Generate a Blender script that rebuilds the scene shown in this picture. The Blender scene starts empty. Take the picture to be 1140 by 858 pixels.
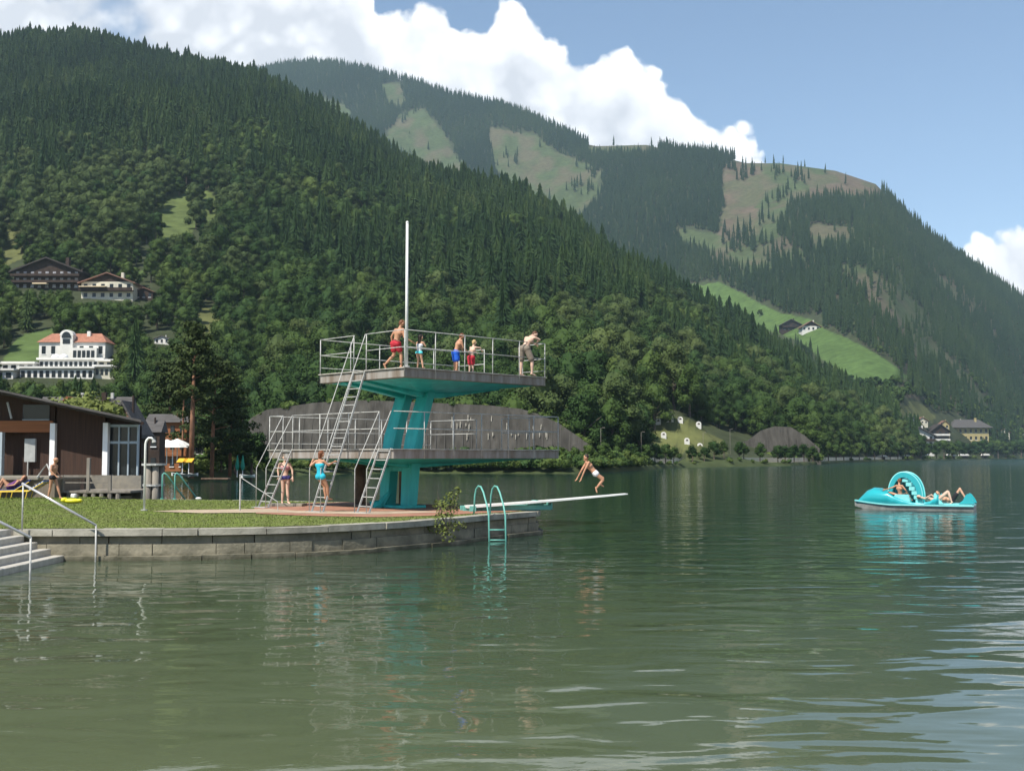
import bpy, bmesh, math, random
import numpy as np
from mathutils import Vector, Matrix
random.seed(7); rng = np.random.default_rng(11)
R = math.radians
sc = bpy.context.scene
C = sc.collection
# ------------------------------------------------------------------ camera model (photo pixels 1140 x 858)
F, H, HOR = 1250.0, 2.5, 508.0
PITCH = math.atan((HOR - 429) / F); CA, SA = math.cos(PITCH), math.sin(PITCH)
G = 0.76                                            # ground level of the bathing lawn above the lake
def ue(px, py):
    xn = (np.asarray(px, float) - 570) / F; up = (429 - np.asarray(py, float)) / F
    yc = CA - up * SA
    return xn / yc, (SA + up * CA) / yc
def at(px, py, D):
    u, e = ue(px, py); return Vector((float(u) * D, D, H + float(e) * D))
def onz(px, py, z):
    u, e = ue(px, py); D = (z - H) / float(e); return Vector((float(u) * D, D, z))
def proj(X, Y, Z):
    cy = Y * CA + (Z - H) * SA; up = -Y * SA + (Z - H) * CA
    return 570 + F * X / cy, 429 - F * up / cy
def hashn(ix, iy, seed):
    n = (ix * 374761393 + iy * 668265263 + seed * 974634777) & 0xffffffff
    n = ((n ^ (n >> 13)) * 1274126177) & 0xffffffff
    return ((n ^ (n >> 16)) & 0xffff) / 65535.0
def vnoise(x, y, seed=0):
    x = np.asarray(x, float); y = np.asarray(y, float)
    ix = np.floor(x).astype(np.int64); iy = np.floor(y).astype(np.int64)
    fx = x - ix; fy = y - iy; fx = fx * fx * (3 - 2 * fx); fy = fy * fy * (3 - 2 * fy)
    a = hashn(ix, iy, seed); b = hashn(ix + 1, iy, seed); c = hashn(ix, iy + 1, seed); d = hashn(ix + 1, iy + 1, seed)
    return (a * (1 - fx) + b * fx) * (1 - fy) + (c * (1 - fx) + d * fx) * fy
def fbm(x, y, seed=0, o=4):
    t = 0; a = .5
    for k in range(o): t = t + a * vnoise(x * 2 ** k, y * 2 ** k, seed + k); a *= .5
    return t
def inpoly(px, py, poly):
    r = np.zeros(px.shape, bool); n = len(poly)
    for i in range(n):
        x1, y1 = poly[i]; x2, y2 = poly[(i + 1) % n]
        if y1 == y2: continue
        c = ((y1 > py) != (y2 > py)) & (px < (x2 - x1) * (py - y1) / (y2 - y1) + x1)
        r ^= c
    return r
# ------------------------------------------------------------------ tags
def tag(o, label=None, cat=None, group=None, kind=None):
    if label: o['label'] = label
    if cat: o['category'] = cat
    if group: o['group'] = group
    if kind: o['kind'] = kind
    return o
def empty(name, loc, label=None, cat=None, group=None, rz=0):
    o = bpy.data.objects.new(name, None); C.objects.link(o); o.location = loc; o.rotation_euler = (0, 0, rz)
    o.empty_display_size = .3
    return tag(o, label, cat, group)
def copy_tree(o, parent=None):
    c = o.copy(); C.objects.link(c)
    if parent is not None: c.parent = parent
    for ch in list(o.children): copy_tree(ch, c)
    return c
# ------------------------------------------------------------------ materials
def nd(nt, typ, **kw):
    n = nt.nodes.new(typ)
    for k, v in kw.items():
        if k.startswith('i_'): n.inputs[k[2:].replace('_', ' ')].default_value = v
        else: setattr(n, k, v)
    return n
def mat(name, col, rough=.6, var=.12, scale=3.0, col2=None, bump=0, bscale=20., spec=.4, metal=0., coord='Object', stretch=(1, 1, 1), rnd=None, sub=0):
    m = bpy.data.materials.new(name); m.use_nodes = True; nt = m.node_tree; L = nt.links
    b = nt.nodes['Principled BSDF']; b.inputs['Roughness'].default_value = rough; b.inputs['Specular IOR Level'].default_value = spec
    b.inputs['Metallic'].default_value = metal
    tc = nd(nt, 'ShaderNodeTexCoord'); mp = nd(nt, 'ShaderNodeMapping'); mp.inputs['Scale'].default_value = stretch
    L.new(tc.outputs[coord], mp.inputs['Vector'])
    no = nd(nt, 'ShaderNodeTexNoise', i_Scale=scale, i_Detail=6.0, i_Roughness=.62); L.new(mp.outputs[0], no.inputs['Vector'])
    c2 = col2 or tuple(c * (1 - var * 2) for c in col); c1 = col if col2 else tuple(min(1, c * (1 + var)) for c in col)
    rp = nd(nt, 'ShaderNodeValToRGB'); rp.color_ramp.elements[0].position = .34; rp.color_ramp.elements[1].position = .66
    rp.color_ramp.elements[0].color = (*c2, 1); rp.color_ramp.elements[1].color = (*c1, 1)
    L.new(no.outputs['Fac'], rp.inputs[0]); out = rp.outputs[0]
    if rnd:                                         # per-object tint between two colours
        oi = nd(nt, 'ShaderNodeObjectInfo'); r2 = nd(nt, 'ShaderNodeValToRGB'); els = r2.color_ramp.elements
        while len(els) < len(rnd): els.new(.5)
        for i, c in enumerate(rnd): els[i].position = i / (len(rnd) - 1); els[i].color = (*c, 1)
        L.new(oi.outputs['Random'], r2.inputs[0])
        mx = nd(nt, 'ShaderNodeMix', data_type='RGBA', blend_type='MULTIPLY'); mx.inputs[0].default_value = 1
        L.new(r2.outputs[0], mx.inputs[6]); L.new(out, mx.inputs[7]); out = mx.outputs[2]
    L.new(out, b.inputs['Base Color'])
    if bump:
        n2 = nd(nt, 'ShaderNodeTexNoise', i_Scale=bscale, i_Detail=5.0); L.new(mp.outputs[0], n2.inputs['Vector'])
        bp = nd(nt, 'ShaderNodeBump', i_Strength=bump, i_Distance=.02); L.new(n2.outputs['Fac'], bp.inputs['Height']); L.new(bp.outputs[0], b.inputs['Normal'])
    return m
# ------------------------------------------------------------------ mesh builder
def rootloc(p):
    v = Vector((0, 0, 0))
    while p is not None: v = v + Vector(p.location); p = p.parent
    return v
class MB:
    def __init__(s): s.v = []; s.f = []
    def add(s, vs, fs):
        b = len(s.v); s.v += [tuple(v) for v in vs]; s.f += [tuple(b + i for i in f) for f in fs]; return s
    def box(s, c, size, rz=0, rx=0, ry=0):
        m = Matrix.Rotation(rz, 3, 'Z') @ Matrix.Rotation(ry, 3, 'Y') @ Matrix.Rotation(rx, 3, 'X'); c = Vector(c); h = [d / 2 for d in size]
        vs = [c + m @ Vector((x * h[0], y * h[1], z * h[2])) for z in (-1, 1) for y in (-1, 1) for x in (-1, 1)]
        return s.add(vs, [(0, 2, 3, 1), (4, 5, 7, 6), (0, 1, 5, 4), (2, 6, 7, 3), (0, 4, 6, 2), (1, 3, 7, 5)])
    def bb(s, a, b):
        return s.box([(a[i] + b[i]) / 2 for i in range(3)], [abs(a[i] - b[i]) for i in range(3)])
    def tube(s, pts, r, seg=8, cap=True):
        pts = [Vector(p) for p in pts]; n = len(pts); rs = r if isinstance(r, (list, tuple)) else [r] * n; vs = []; fs = []
        up = Vector((0, 0, 1)); a = None
        for i, p in enumerate(pts):
            d = (pts[min(i + 1, n - 1)] - pts[max(i - 1, 0)]).normalized()
            if a is None: a = d.cross(up if abs(d.z) < .9 else Vector((1, 0, 0))).normalized()
            else:
                a = (a - d * a.dot(d))
                a = a.normalized() if a.length > 1e-5 else d.cross(Vector((1, 0, 0))).normalized()
            b = d.cross(a)
            for k in range(seg):
                t = 2 * math.pi * k / seg; vs.append(p + (a * math.cos(t) + b * math.sin(t)) * rs[i])
        for i in range(n - 1):
            for k in range(seg):
                k2 = (k + 1) % seg; fs.append((i * seg + k, i * seg + k2, (i + 1) * seg + k2, (i + 1) * seg + k))
        if cap: fs.append(tuple(reversed(range(seg)))); fs.append(tuple((n - 1) * seg + k for k in range(seg)))
        return s.add(vs, fs)
    def prism(s, poly, d):
        """closed polygon of 3D points extruded by the vector d"""
        n = len(poly); poly = [Vector(p) for p in poly]; d = Vector(d)
        return s.add(poly + [p + d for p in poly], [tuple(reversed(range(n))), tuple(range(n, 2 * n))] + [(i, (i + 1) % n, n + (i + 1) % n, n + i) for i in range(n)])
    def ball(s, c, r, seg=12, rings=8, sz=(1, 1, 1)):
        c = Vector(c); vs = [c + Vector((0, 0, -r * sz[2]))]; fs = []
        for i in range(1, rings):
            t = math.pi * i / rings - math.pi / 2
            for k in range(seg):
                a = 2 * math.pi * k / seg; vs.append(c + Vector((math.cos(t) * math.cos(a) * r * sz[0], math.cos(t) * math.sin(a) * r * sz[1], math.sin(t) * r * sz[2])))
        vs.append(c + Vector((0, 0, r * sz[2]))); last = len(vs) - 1
        for k in range(seg):
            fs.append((0, 1 + (k + 1) % seg, 1 + k)); fs.append((last, 1 + (rings - 2) * seg + k, 1 + (rings - 2) * seg + (k + 1) % seg))
        for i in range(rings - 2):
            for k in range(seg): fs.append((1 + i * seg + k, 1 + i * seg + (k + 1) % seg, 1 + (i + 1) * seg + (k + 1) % seg, 1 + (i + 1) * seg + k))
        return s.add(vs, fs)
    def build(s, name, m, parent=None, smooth=False, bevel=0, label=None):
        off = rootloc(parent)
        me = bpy.data.meshes.new(name); me.from_pydata([(v[0] - off.x, v[1] - off.y, v[2] - off.z) for v in s.v], [], s.f); me.materials.append(m)
        if smooth: me.polygons.foreach_set('use_smooth', [True] * len(me.polygons))
        o = bpy.data.objects.new(name, me); C.objects.link(o)
        bm = bmesh.new(); bm.from_mesh(me); bmesh.ops.recalc_face_normals(bm, faces=bm.faces)
        if bevel:
            bmesh.ops.bevel(bm, geom=list(bm.edges), offset=bevel, segments=1, affect='EDGES', clamp_overlap=True)
        bm.to_mesh(me); bm.free()
        if parent is not None: o.parent = parent
        if label: o['label'] = label
        return o
def single(mb, name, m, loc, label, cat, group=None, **kw):
    """a thing that is one mesh: its origin is put at loc"""
    o = mb.build(name, m, None, **kw); v = Vector(loc)
    o.data.transform(Matrix.Translation(-v)); o.location = v
    return tag(o, label, cat, group)
def npmesh(name, V, Fq, m, attrs=None, smooth=True):
    me = bpy.data.meshes.new(name); V = np.asarray(V, np.float32); Fq = np.asarray(Fq, np.int32); k = Fq.shape[1]
    me.vertices.add(len(V)); me.vertices.foreach_set('co', V.ravel())
    me.loops.add(Fq.size); me.loops.foreach_set('vertex_index', Fq.ravel())
    me.polygons.add(len(Fq)); me.polygons.foreach_set('loop_start', np.arange(0, Fq.size, k, dtype=np.int32))
    me.polygons.foreach_set('use_smooth', np.full(len(Fq), smooth))
    for an, av in (attrs or {}).items():
        a = me.color_attributes.new(an, 'FLOAT_COLOR', 'POINT'); a.data.foreach_set('color', np.asarray(av, np.float32).ravel())
    me.update(calc_edges=True); me.validate(); me.materials.append(m)
    o = bpy.data.objects.new(name, me); C.objects.link(o); return o
EXPOSURE = 0.62; SUN_E = 4.4; SKY_S = .105; CLOUD_S = .95; HAZE = 0.7e-4; W1, W2, W3 = .050, .0085, .0026
# ================================================================== camera, light, air
cam = bpy.data.objects.new('camera', bpy.data.cameras.new('camera')); C.objects.link(cam); sc.camera = cam
cam.location = (0, 0, H); cam.rotation_euler = (R(90) + PITCH, 0, 0)
cam.data.sensor_width = 36; cam.data.lens = 36 * F / 1140; cam.data.clip_start = .1; cam.data.clip_end = 40000
sc.render.resolution_x, sc.render.resolution_y = 1024, 770
vs_ = sc.view_settings; vs_.view_transform = 'Standard'; vs_.look = 'None'; vs_.gamma = 1; vs_.use_curve_mapping = False; vs_.exposure = EXPOSURE
cy = sc.cycles
cy.max_bounces = 6; cy.diffuse_bounces = 3; cy.glossy_bounces = 3; cy.transmission_bounces = 4; cy.volume_bounces = 1; cy.transparent_max_bounces = 8
cy.caustics_reflective = False; cy.caustics_refractive = False; cy.sample_clamp_indirect = 4; cy.use_denoising = True
cy.use_adaptive_sampling = True; cy.adaptive_threshold = .015
SUN = Vector((-.50, -.62, 1.02)).normalized(); EL = math.asin(SUN.z); AZ = math.atan2(SUN.x, SUN.y)
sl = bpy.data.lights.new('sun', 'SUN'); sl.energy = SUN_E; sl.angle = R(.55); sl.color = (1, .94, .83)
so = bpy.data.objects.new('sun', sl); C.objects.link(so); so.rotation_euler = SUN.to_track_quat('Z', 'Y').to_euler(); so.location = (-20, -20, 60)
w = bpy.data.worlds.new('World'); sc.world = w; w.use_nodes = True; nt = w.node_tree; L = nt.links; nt.nodes.clear()
wo = nd(nt, 'ShaderNodeOutputWorld'); sky = nd(nt, 'ShaderNodeTexSky', sky_type='NISHITA'); sky.sun_disc = False; sky.sun_elevation = EL; sky.sun_rotation = AZ
sky.altitude = 800; sky.air_density = 1.0; sky.dust_density = .15; sky.ozone_density = .7
bg1 = nd(nt, 'ShaderNodeBackground', i_Strength=SKY_S); L.new(sky.outputs[0], bg1.inputs[0])
def mth(op, a, b=None, c=None, clamp=False):
    n = nt.nodes.new('ShaderNodeMath'); n.operation = op; n.use_clamp = clamp
    for i, x in enumerate((a, b, c)):
        if x is None: continue
        if isinstance(x, (int, float)): n.inputs[i].default_value = x
        else: L.new(x, n.inputs[i])
    return n.outputs[0]
def smooth(x, a, b):
    n = nt.nodes.new('ShaderNodeMapRange'); n.interpolation_type = 'SMOOTHSTEP'; L.new(x, n.inputs[0]); n.inputs[1].default_value = a; n.inputs[2].default_value = b
    return n.outputs[0]
geo = nd(nt, 'ShaderNodeTexCoord'); sep = nd(nt, 'ShaderNodeSeparateXYZ'); L.new(geo.outputs['Generated'], sep.inputs[0])
yy = mth('MAXIMUM', sep.outputs[1], .02); U = mth('DIVIDE', sep.outputs[0], yy); E = mth('DIVIDE', sep.outputs[2], yy)
cmb = nd(nt, 'ShaderNodeCombineXYZ'); L.new(U, cmb.inputs[0]); L.new(E, cmb.inputs[1])
def noise(scale, detail=8, rough=.55, off=0, vec=None):
    n = nd(nt, 'ShaderNodeTexNoise', i_Scale=scale, i_Detail=float(detail), i_Roughness=rough)
    m = nd(nt, 'ShaderNodeMapping'); m.inputs['Location'].default_value = (off, off * .7, 0); L.new(vec or cmb.outputs[0], m.inputs[0]); L.new(m.outputs[0], n.inputs['Vector'])
    return n.outputs['Fac']
def warp(amount, scale):
    n = nd(nt, 'ShaderNodeTexNoise', i_Scale=scale, i_Detail=4.0); L.new(cmb.outputs[0], n.inputs['Vector'])
    s = nd(nt, 'ShaderNodeVectorMath', operation='SUBTRACT'); L.new(n.outputs['Color'], s.inputs[0]); s.inputs[1].default_value = (.5, .5, .5)
    k = nd(nt, 'ShaderNodeVectorMath', operation='SCALE'); L.new(s.outputs[0], k.inputs[0]); k.inputs['Scale'].default_value = amount
    a = nd(nt, 'ShaderNodeVectorMath', operation='ADD'); L.new(k.outputs[0], a.inputs[0]); L.new(cmb.outputs[0], a.inputs[1]); return a.outputs[0]
def puff(scale, vec):
    v = nd(nt, 'ShaderNodeTexVoronoi', feature='SMOOTH_F1', i_Scale=scale, i_Smoothness=.35); L.new(vec, v.inputs['Vector']); return v.outputs['Distance']
wv = warp(.035, 14.)
def curve_top(pts):
    """piecewise linear: the cloud's upper edge as elevation over azimuth"""
    n = nt.nodes.new('ShaderNodeFloatCurve'); cu = n.mapping.curves[0]; P = []
    for px, py in pts:
        u, e = ue(px, py); P.append((float(u) + .5, float(e)))
    P.sort()
    while len(cu.points) < len(P): cu.points.new(.5, .5)
    for q, (a, b) in zip(cu.points, P): q.location = (a, b); q.handle_type = 'VECTOR'
    n.mapping.update(); L.new(mth('ADD', U, .5), n.inputs['Value']); return n.outputs[0]
top = curve_top([(0, -60), (380, -60), (402, -30), (420, 12), (440, 8), (470, -5), (495, 2), (512, 28), (528, 24), (548, 20), (558, 0), (585, -2), (600, 22), (625, 48), (650, 62), (668, 58), (700, 58), (722, 78), (745, 88), (765, 108), (778, 126), (800, 138), (822, 146), (844, 156), (860, 185), (1040, 330), (1066, 285), (1082, 262), (1110, 252), (1130, 240), (1145, 246), (1170, 235)])
d = mth('SUBTRACT', top, E)
pf = mth('SUBTRACT', .42, puff(34., wv)); pf2 = mth('SUBTRACT', .42, puff(78., wv))
bil = mth('ADD', mth('MULTIPLY', pf, .028), mth('MULTIPLY', pf2, .011)); bil = mth('ADD', bil, mth('MULTIPLY', mth('SUBTRACT', noise(60., 9), .5), .016))
d1 = mth('ADD', d, bil)
pu, pe = ue(829, 143); du = mth('SUBTRACT', U, float(pu)); de = mth('SUBTRACT', E, float(pe))
rr = mth('SQRT', mth('ADD', mth('MULTIPLY', du, du), mth('MULTIPLY', mth('MULTIPLY', de, de), 1.3)))
d2 = mth('ADD', mth('SUBTRACT', .0095, rr), mth('MULTIPLY', bil, .5))
dd = mth('MAXIMUM', d1, d2)
dens = smooth(dd, -.0015, .0075)
gap = smooth(mth('ADD', noise(7., 5, .5, 3.3), mth('MULTIPLY', U, -.16)), .63, .72)          # a few thin blue holes in the broad left cloud
dens = mth('MULTIPLY', dens, mth('SUBTRACT', 1.0, mth('MULTIPLY', mth('MULTIPLY', gap, smooth(U, -.27, -.33)), .8)))
dens = mth('MULTIPLY', dens, smooth(E, -.02, .02))
# brightness: sunlit rims, grey hollows between billows
lit = mth('ADD', mth('MULTIPLY', smooth(dd, .075, .0), .35), mth('MULTIPLY', noise(16., 6, .55, 9.), .75))
lit = mth('ADD', lit, mth('MULTIPLY', pf, .55)); lit = mth('ADD', lit, mth('MULTIPLY', pf2, .22)); lit = mth('ADD', lit, mth('MULTIPLY', smooth(U, -.45, .05), .14))
rc = nd(nt, 'ShaderNodeValToRGB'); L.new(lit, rc.inputs[0]); el = rc.color_ramp.elements
el[0].position = .30; el[0].color = (.56, .58, .63, 1); el[1].position = .95; el[1].color = (1, 1, 1, 1); e_ = el.new(.6); e_.color = (.80, .81, .84, 1)
bg2 = nd(nt, 'ShaderNodeBackground', i_Strength=CLOUD_S); L.new(rc.outputs[0], bg2.inputs[0])
mxs = nd(nt, 'ShaderNodeMixShader'); L.new(dens, mxs.inputs[0]); L.new(bg1.outputs[0], mxs.inputs[1]); L.new(bg2.outputs[0], mxs.inputs[2]); L.new(mxs.outputs[0], wo.inputs[0])
# haze: one closed box of even thin air
hm = bpy.data.materials.new('haze'); hm.use_nodes = True; hn = hm.node_tree; hn.nodes.clear()
ho = nd(hn, 'ShaderNodeOutputMaterial'); pv_ = nd(hn, 'ShaderNodeVolumePrincipled'); pv_.inputs['Density'].default_value = HAZE; pv_.inputs['Color'].default_value = (.62, .84, 1, 1); pv_.inputs['Anisotropy'].default_value = .1
hn.links.new(pv_.outputs[0], ho.inputs['Volume'])
hb = MB().bb((-2600, -60, -6), (2700, 5200, 1500)).build('haze', hm); tag(hb, 'thin blue summer haze over the lake and mountains', 'haze', kind='stuff')
# ================================================================== terrain
def tab(pts, arr_x): xs = [p[0] for p in pts]; return np.interp(arr_x, xs, [p[1] for p in pts])
def utab(pts): return [(float(ue(px, HOR)[0]), D) for px, D in pts]
def rtab(pts, dpx=0): out = [(float(ue(a, b + dpx)[0]), float(ue(a, b + dpx)[1])) for a, b in pts]; out.sort(); return out
SHORE = utab([(-900, 60), (-200, 75), (60, 90), (180, 108), (260, 128), (300, 150), (430, 168), (640, 165), (690, 186), (760, 255), (880, 300), (905, 335), (960, 520), (1000, 640), (1060, 850), (1140, 1250), (1250, 1900), (1500, 2300)])
FOOT = utab([(-900, 170), (0, 185), (120, 195), (180, 198), (270, 205), (430, 212), (640, 206), (690, 215), (760, 285), (880, 340), (905, 372), (960, 560), (1000, 670), (1060, 900)])
RD = utab([(-900, 1500), (0, 1380), (200, 1300), (400, 1200), (560, 1050), (700, 950), (800, 900), (900, 880), (960, 900), (1060, 1050)])
RIDGE = rtab([(-500, 20), (-200, 55), (-60, 78), (0, 66), (40, 58), (80, 57), (110, 60), (150, 70), (200, 83), (240, 91), (280, 97), (330, 118), (370, 142), (410, 165), (450, 196), (480, 205), (520, 212), (560, 223), (600, 240), (640, 268), (680, 300), (720, 322), (760, 345), (800, 372), (830, 388), (860, 408), (890, 425), (920, 447), (950, 460), (985, 472), (1010, 490), (1030, 507), (1200, 507)])
FFOOT = utab([(-900, 1900), (0, 1900), (400, 1700), (640, 1400), (800, 1050), (870, 900), (960, 760), (1000, 740), (1040, 910), (1080, 1010), (1140, 1330), (1250, 1980), (1500, 2400)])
FRD = utab([(-900, 3900), (280, 3700), (450, 3400), (600, 3000), (660, 2800), (800, 2500), (900, 2250), (1000, 2150), (1140, 2300), (1300, 2600), (1500, 3000)])
FRIDGE = rtab([(-500, 260), (0, 200), (200, 120), (275, 86), (300, 78), (330, 72), (365, 71), (400, 77), (450, 90), (500, 108), (560, 120), (600, 136), (650, 160), (664, 163), (720, 162), (760, 172), (800, 175), (830, 182), (870, 182), (930, 190), (975, 205), (1000, 232), (1040, 268), (1080, 296), (1110, 316), (1140, 338), (1200, 372), (1300, 420), (1500, 470)])
def near_t(u, D):
    f = tab(FOOT, u); r = tab(RD, u); return (D - f) / (r - f)
def near_z(u, D):
    u = np.asarray(u, float); D = np.asarray(D, float)
    t = near_t(u, D); er = np.maximum(tab(RIDGE, u), 0)
    s = 1 - np.clip(1 - t, 0, 1) ** 2.2
    X = u * D
    n = (fbm(X / 170 + 3, D / 260 + 1, 5) - .47) * .075 + (fbm(X / 50, D / 70, 9) - .47) * .022
    e = er * (s + n * np.clip(t * 6, 0, 1) * np.clip((1.02 - t) * 6, 0, 1) * 1.5)
    e = np.where(t > 1, er * np.maximum(1 - (t - 1) * 1.3, -.2), e)
    sh = tab(SHORE, u); flat = np.clip((D - sh) / 4 * 1.0, -1.5, 0.9) + .0
    z = np.where(t > 0, H * 0 + np.minimum(flat, .9) + np.maximum(0, e * D) * 1.0 + (H - .9) * np.clip(s * 3, 0, 1), flat)
    # the little calvary hill beside the road
    hu = float(ue(765, HOR)[0]); bump = 10.5 * np.exp(-(((X - hu * 300) / 10.0) ** 2) - ((D - 303) / 15.0) ** 2 * .8)
    return z + bump * (t < .3)
def far_z(u, D):
    u = np.asarray(u, float); D = np.asarray(D, float)
    f = tab(FFOOT, u); r = tab(FRD, u); t = (D - f) / (r - f); er = tab(FRIDGE, u)
    s = 1 - np.clip(1 - t, 0, 1) ** 1.55
    X = u * D
    n = (fbm(X / 420 + 8, D / 900 + 1, 15) - .47) * .13 + (fbm(X / 120, D / 200, 19) - .47) * .035
    e = er * (s + n * np.clip(t * 5, 0, 1) * np.clip((1.01 - t) * 5, 0, 1))
    e = np.where(t > 1, er * np.maximum(1 - (t - 1) * 1.2, -.2), e)
    sh = tab(SHORE, u); flat = np.where(u > float(ue(948, HOR)[0]), np.clip((D - sh) / 4, -1.5, .9), .9)
    return np.where(t > 0, np.maximum(0, e * D) + .9 + (H - .9) * np.clip(s * 3, 0, 1), flat)
def hill_point(px, D, far=False):
    u = float(ue(px, HOR)[0])
    for _ in range(3):
        z = float((far_z if far else near_z)(u, D)); py = proj(u * D, D, z)[1]; u = float(ue(px, py)[0])
    return Vector((u * D, D, z))
def ground_at(px, py, far=False, D0=None):
    u, e = ue(px, py); u = float(u); e = float(e)
    Ds = np.arange(D0 or (700 if far else 150), 3600 if far else 1400, 1.0); z = (far_z if far else near_z)(np.full(Ds.shape, u), Ds)
    k = np.argmax(z > H + e * Ds); D = float(Ds[k]); return Vector((u * D, D, float(z[k])))
# ------------------------------------------------------------------ ground patches in the photo (meadows, clearings)
MEADOW = [  # polygon, colour class: 1 bright grass 2 dry grass 3 brown clearing
    ([(150, 270), (168, 246), (183, 220), (195, 210), (226, 208), (244, 222), (246, 242), (222, 256), (190, 268)], 5),
    ([(0, 248), (14, 250), (24, 262), (24, 288), (10, 296), (0, 296)], 2),
    ([(0, 404), (8, 386), (30, 370), (58, 364), (72, 384), (50, 398), (20, 404)], 1),
    ([(214, 366), (226, 346), (246, 340), (248, 356), (240, 372), (222, 374)], 2),
    ([(135, 303), (164, 303), (165, 312), (140, 312)], 1),
    ([(566, 284), (576, 272), (590, 284), (584, 294)], 1),
    ([(728, 504), (730, 480), (742, 468), (764, 466), (784, 480), (806, 490), (808, 504)], 2),
    ([(998, 468), (1004, 450), (1022, 446), (1036, 458), (1030, 468)], 2),
]
FMEADOW = [
    ([(764, 320), (782, 314), (800, 314), (826, 326), (850, 340), (872, 350), (904, 356), (918, 366), (944, 377), (980, 396), (1012, 420), (985, 425), (945, 422), (918, 402), (890, 380), (850, 366), (818, 360), (790, 345), (770, 330)], 6),
    ([(424, 94), (447, 91), (451, 114), (438, 118)], 4),
    ([(446, 126), (470, 121), (492, 146), (506, 168), (524, 196), (500, 200), (470, 180), (440, 165), (428, 152)], 4),
    ([(545, 142), (575, 146), (600, 152), (618, 170), (640, 176), (668, 190), (668, 214), (644, 240), (600, 228), (560, 205), (545, 172)], 4),
    ([(330, 106), (352, 107), (385, 118), (394, 130), (370, 134), (345, 120)], 4),
    ([(803, 184), (826, 178), (856, 181), (850, 215), (838, 262), (800, 262), (806, 225)], 3),
    ([(850, 181), (905, 183), (930, 188), (905, 214), (880, 225), (862, 262), (836, 262), (846, 216)], 4),
    ([(925, 187), (972, 200), (990, 212), (950, 218), (920, 214), (905, 222), (905, 208)], 3),
    ([(752, 254), (790, 258), (820, 270), (852, 290), (840, 296), (800, 280), (756, 266)], 4),
    ([(905, 250), (950, 254), (948, 262), (912, 268), (900, 262)], 4),
    ([(650, 158), (720, 158), (740, 166), (700, 168), (660, 168)], 4),
    ([(995, 470), (1003, 450), (1022, 447), (1040, 462), (1030, 474)], 2),
]
GCOL = {0: (.045, .055, .028), 1: (.078, .118, .038), 2: (.11, .12, .045), 3: (.115, .090, .064), 4: (.064, .086, .038), 5: (.100, .132, .044), 6: (.078, .130, .037)}
def patch_colour(X, Y, Z, polys, thin=None):
    px, py = proj(X, Y, Z); col = np.tile(np.array(GCOL[0]), (len(X), 1)); col[Z < 2.2] = (.055, .072, .030); wob = (fbm(X / 30, Y / 40, 3) - .47) * 14 + (fbm(X / 9, Y / 12, 13) - .47) * 8
    for poly, k in polys:
        m = inpoly(px + wob, py + wob * .5, poly); v = (.75 + .5 * fbm(X / 18, Y / 26, 31))[:, None]
        c = np.array(GCOL[k]) * v
        if k in (3, 4):
            q = np.clip((fbm(X / 40, Y / 60, 44) - .40) * 5, 0, 1)[:, None]; c = c * (1 - q * .6) + np.array(GCOL[3 if k == 4 else 4]) * q * .6
        col = np.where(m[:, None], c, col)
    if thin is not None:
        m = thin(px, py) & (col[:, 0] < .06); q = np.clip((fbm(X / 60, Y / 90, 77) - .30) * 4, 0, 1)[:, None]
        col = np.where(m[:, None], np.array((.052, .072, .030)) * q + np.array((.085, .074, .050)) * (1 - q), col)
    return col
def grid_mesh(name, us, rows, zf, m, polys, thin=None):
    nU = len(us); nR = rows.shape[0]; Ug = np.tile(us, (nR, 1)); X = Ug * rows; Z = zf(Ug, rows)
    V = np.stack([X, rows, Z], -1).reshape(-1, 3)
    i = np.arange(nR - 1)[:, None] * nU + np.arange(nU - 1)[None]; Fq = np.stack([i, i + 1, i + 1 + nU, i + nU], -1).reshape(-1, 4)
    col = patch_colour(V[:, 0], V[:, 1], V[:, 2], polys, thin)
    return npmesh(name, V, Fq, m, {'tint': np.concatenate([col, np.ones((len(col), 1))], 1)})
gm = bpy.data.materials.new('hill_ground'); gm.use_nodes = True; nt = gm.node_tree; L = nt.links; b = nt.nodes['Principled BSDF']; b.inputs['Roughness'].default_value = .9; b.inputs['Specular IOR Level'].default_value = .1
va = nd(nt, 'ShaderNodeVertexColor', layer_name='tint'); tc = nd(nt, 'ShaderNodeTexCoord'); n1 = nd(nt, 'ShaderNodeTexNoise', i_Scale=.12, i_Detail=9.0, i_Roughness=.7); L.new(tc.outputs['Object'], n1.inputs['Vector'])
rp = nd(nt, 'ShaderNodeMapRange'); L.new(n1.outputs['Fac'], rp.inputs[0]); rp.inputs[1].default_value = .3; rp.inputs[2].default_value = .7; rp.inputs[3].default_value = .62; rp.inputs[4].default_value = 1.3
mx = nd(nt, 'ShaderNodeVectorMath', operation='SCALE'); L.new(va.outputs[0], mx.inputs[0]); L.new(rp.outputs[0], mx.inputs['Scale']); L.new(mx.outputs[0], b.inputs['Base Color'])
us = np.linspace(-.95, float(ue(1062, HOR)[0]), 620); sh = tab(SHORE, us); ft = tab(FOOT, us); rd = tab(RD, us)
rows = [sh - 8, sh - 2, sh, sh + 1.5, sh + 4, sh + 9]; rows += [ft - 3, ft, ft + 2, ft + 5]
tt = np.concatenate([np.linspace(.008, .3, 110), np.linspace(.305, 1.05, 150), np.linspace(1.07, 1.7, 12)]); rows += [ft + 5 + (rd - ft) * t for t in tt]
rows = np.maximum.accumulate(np.stack(rows), 0)
tag(grid_mesh('hill_terrain', us, rows, near_z, gm, MEADOW), kind='structure')
def thin_zone(px, py): return inpoly(px, py, [(800, 255), (860, 215), (905, 210), (960, 225), (1010, 240), (1090, 330), (1140, 400), (1140, 470), (1000, 440), (1010, 400), (930, 350), (860, 325), (790, 300)])
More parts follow.
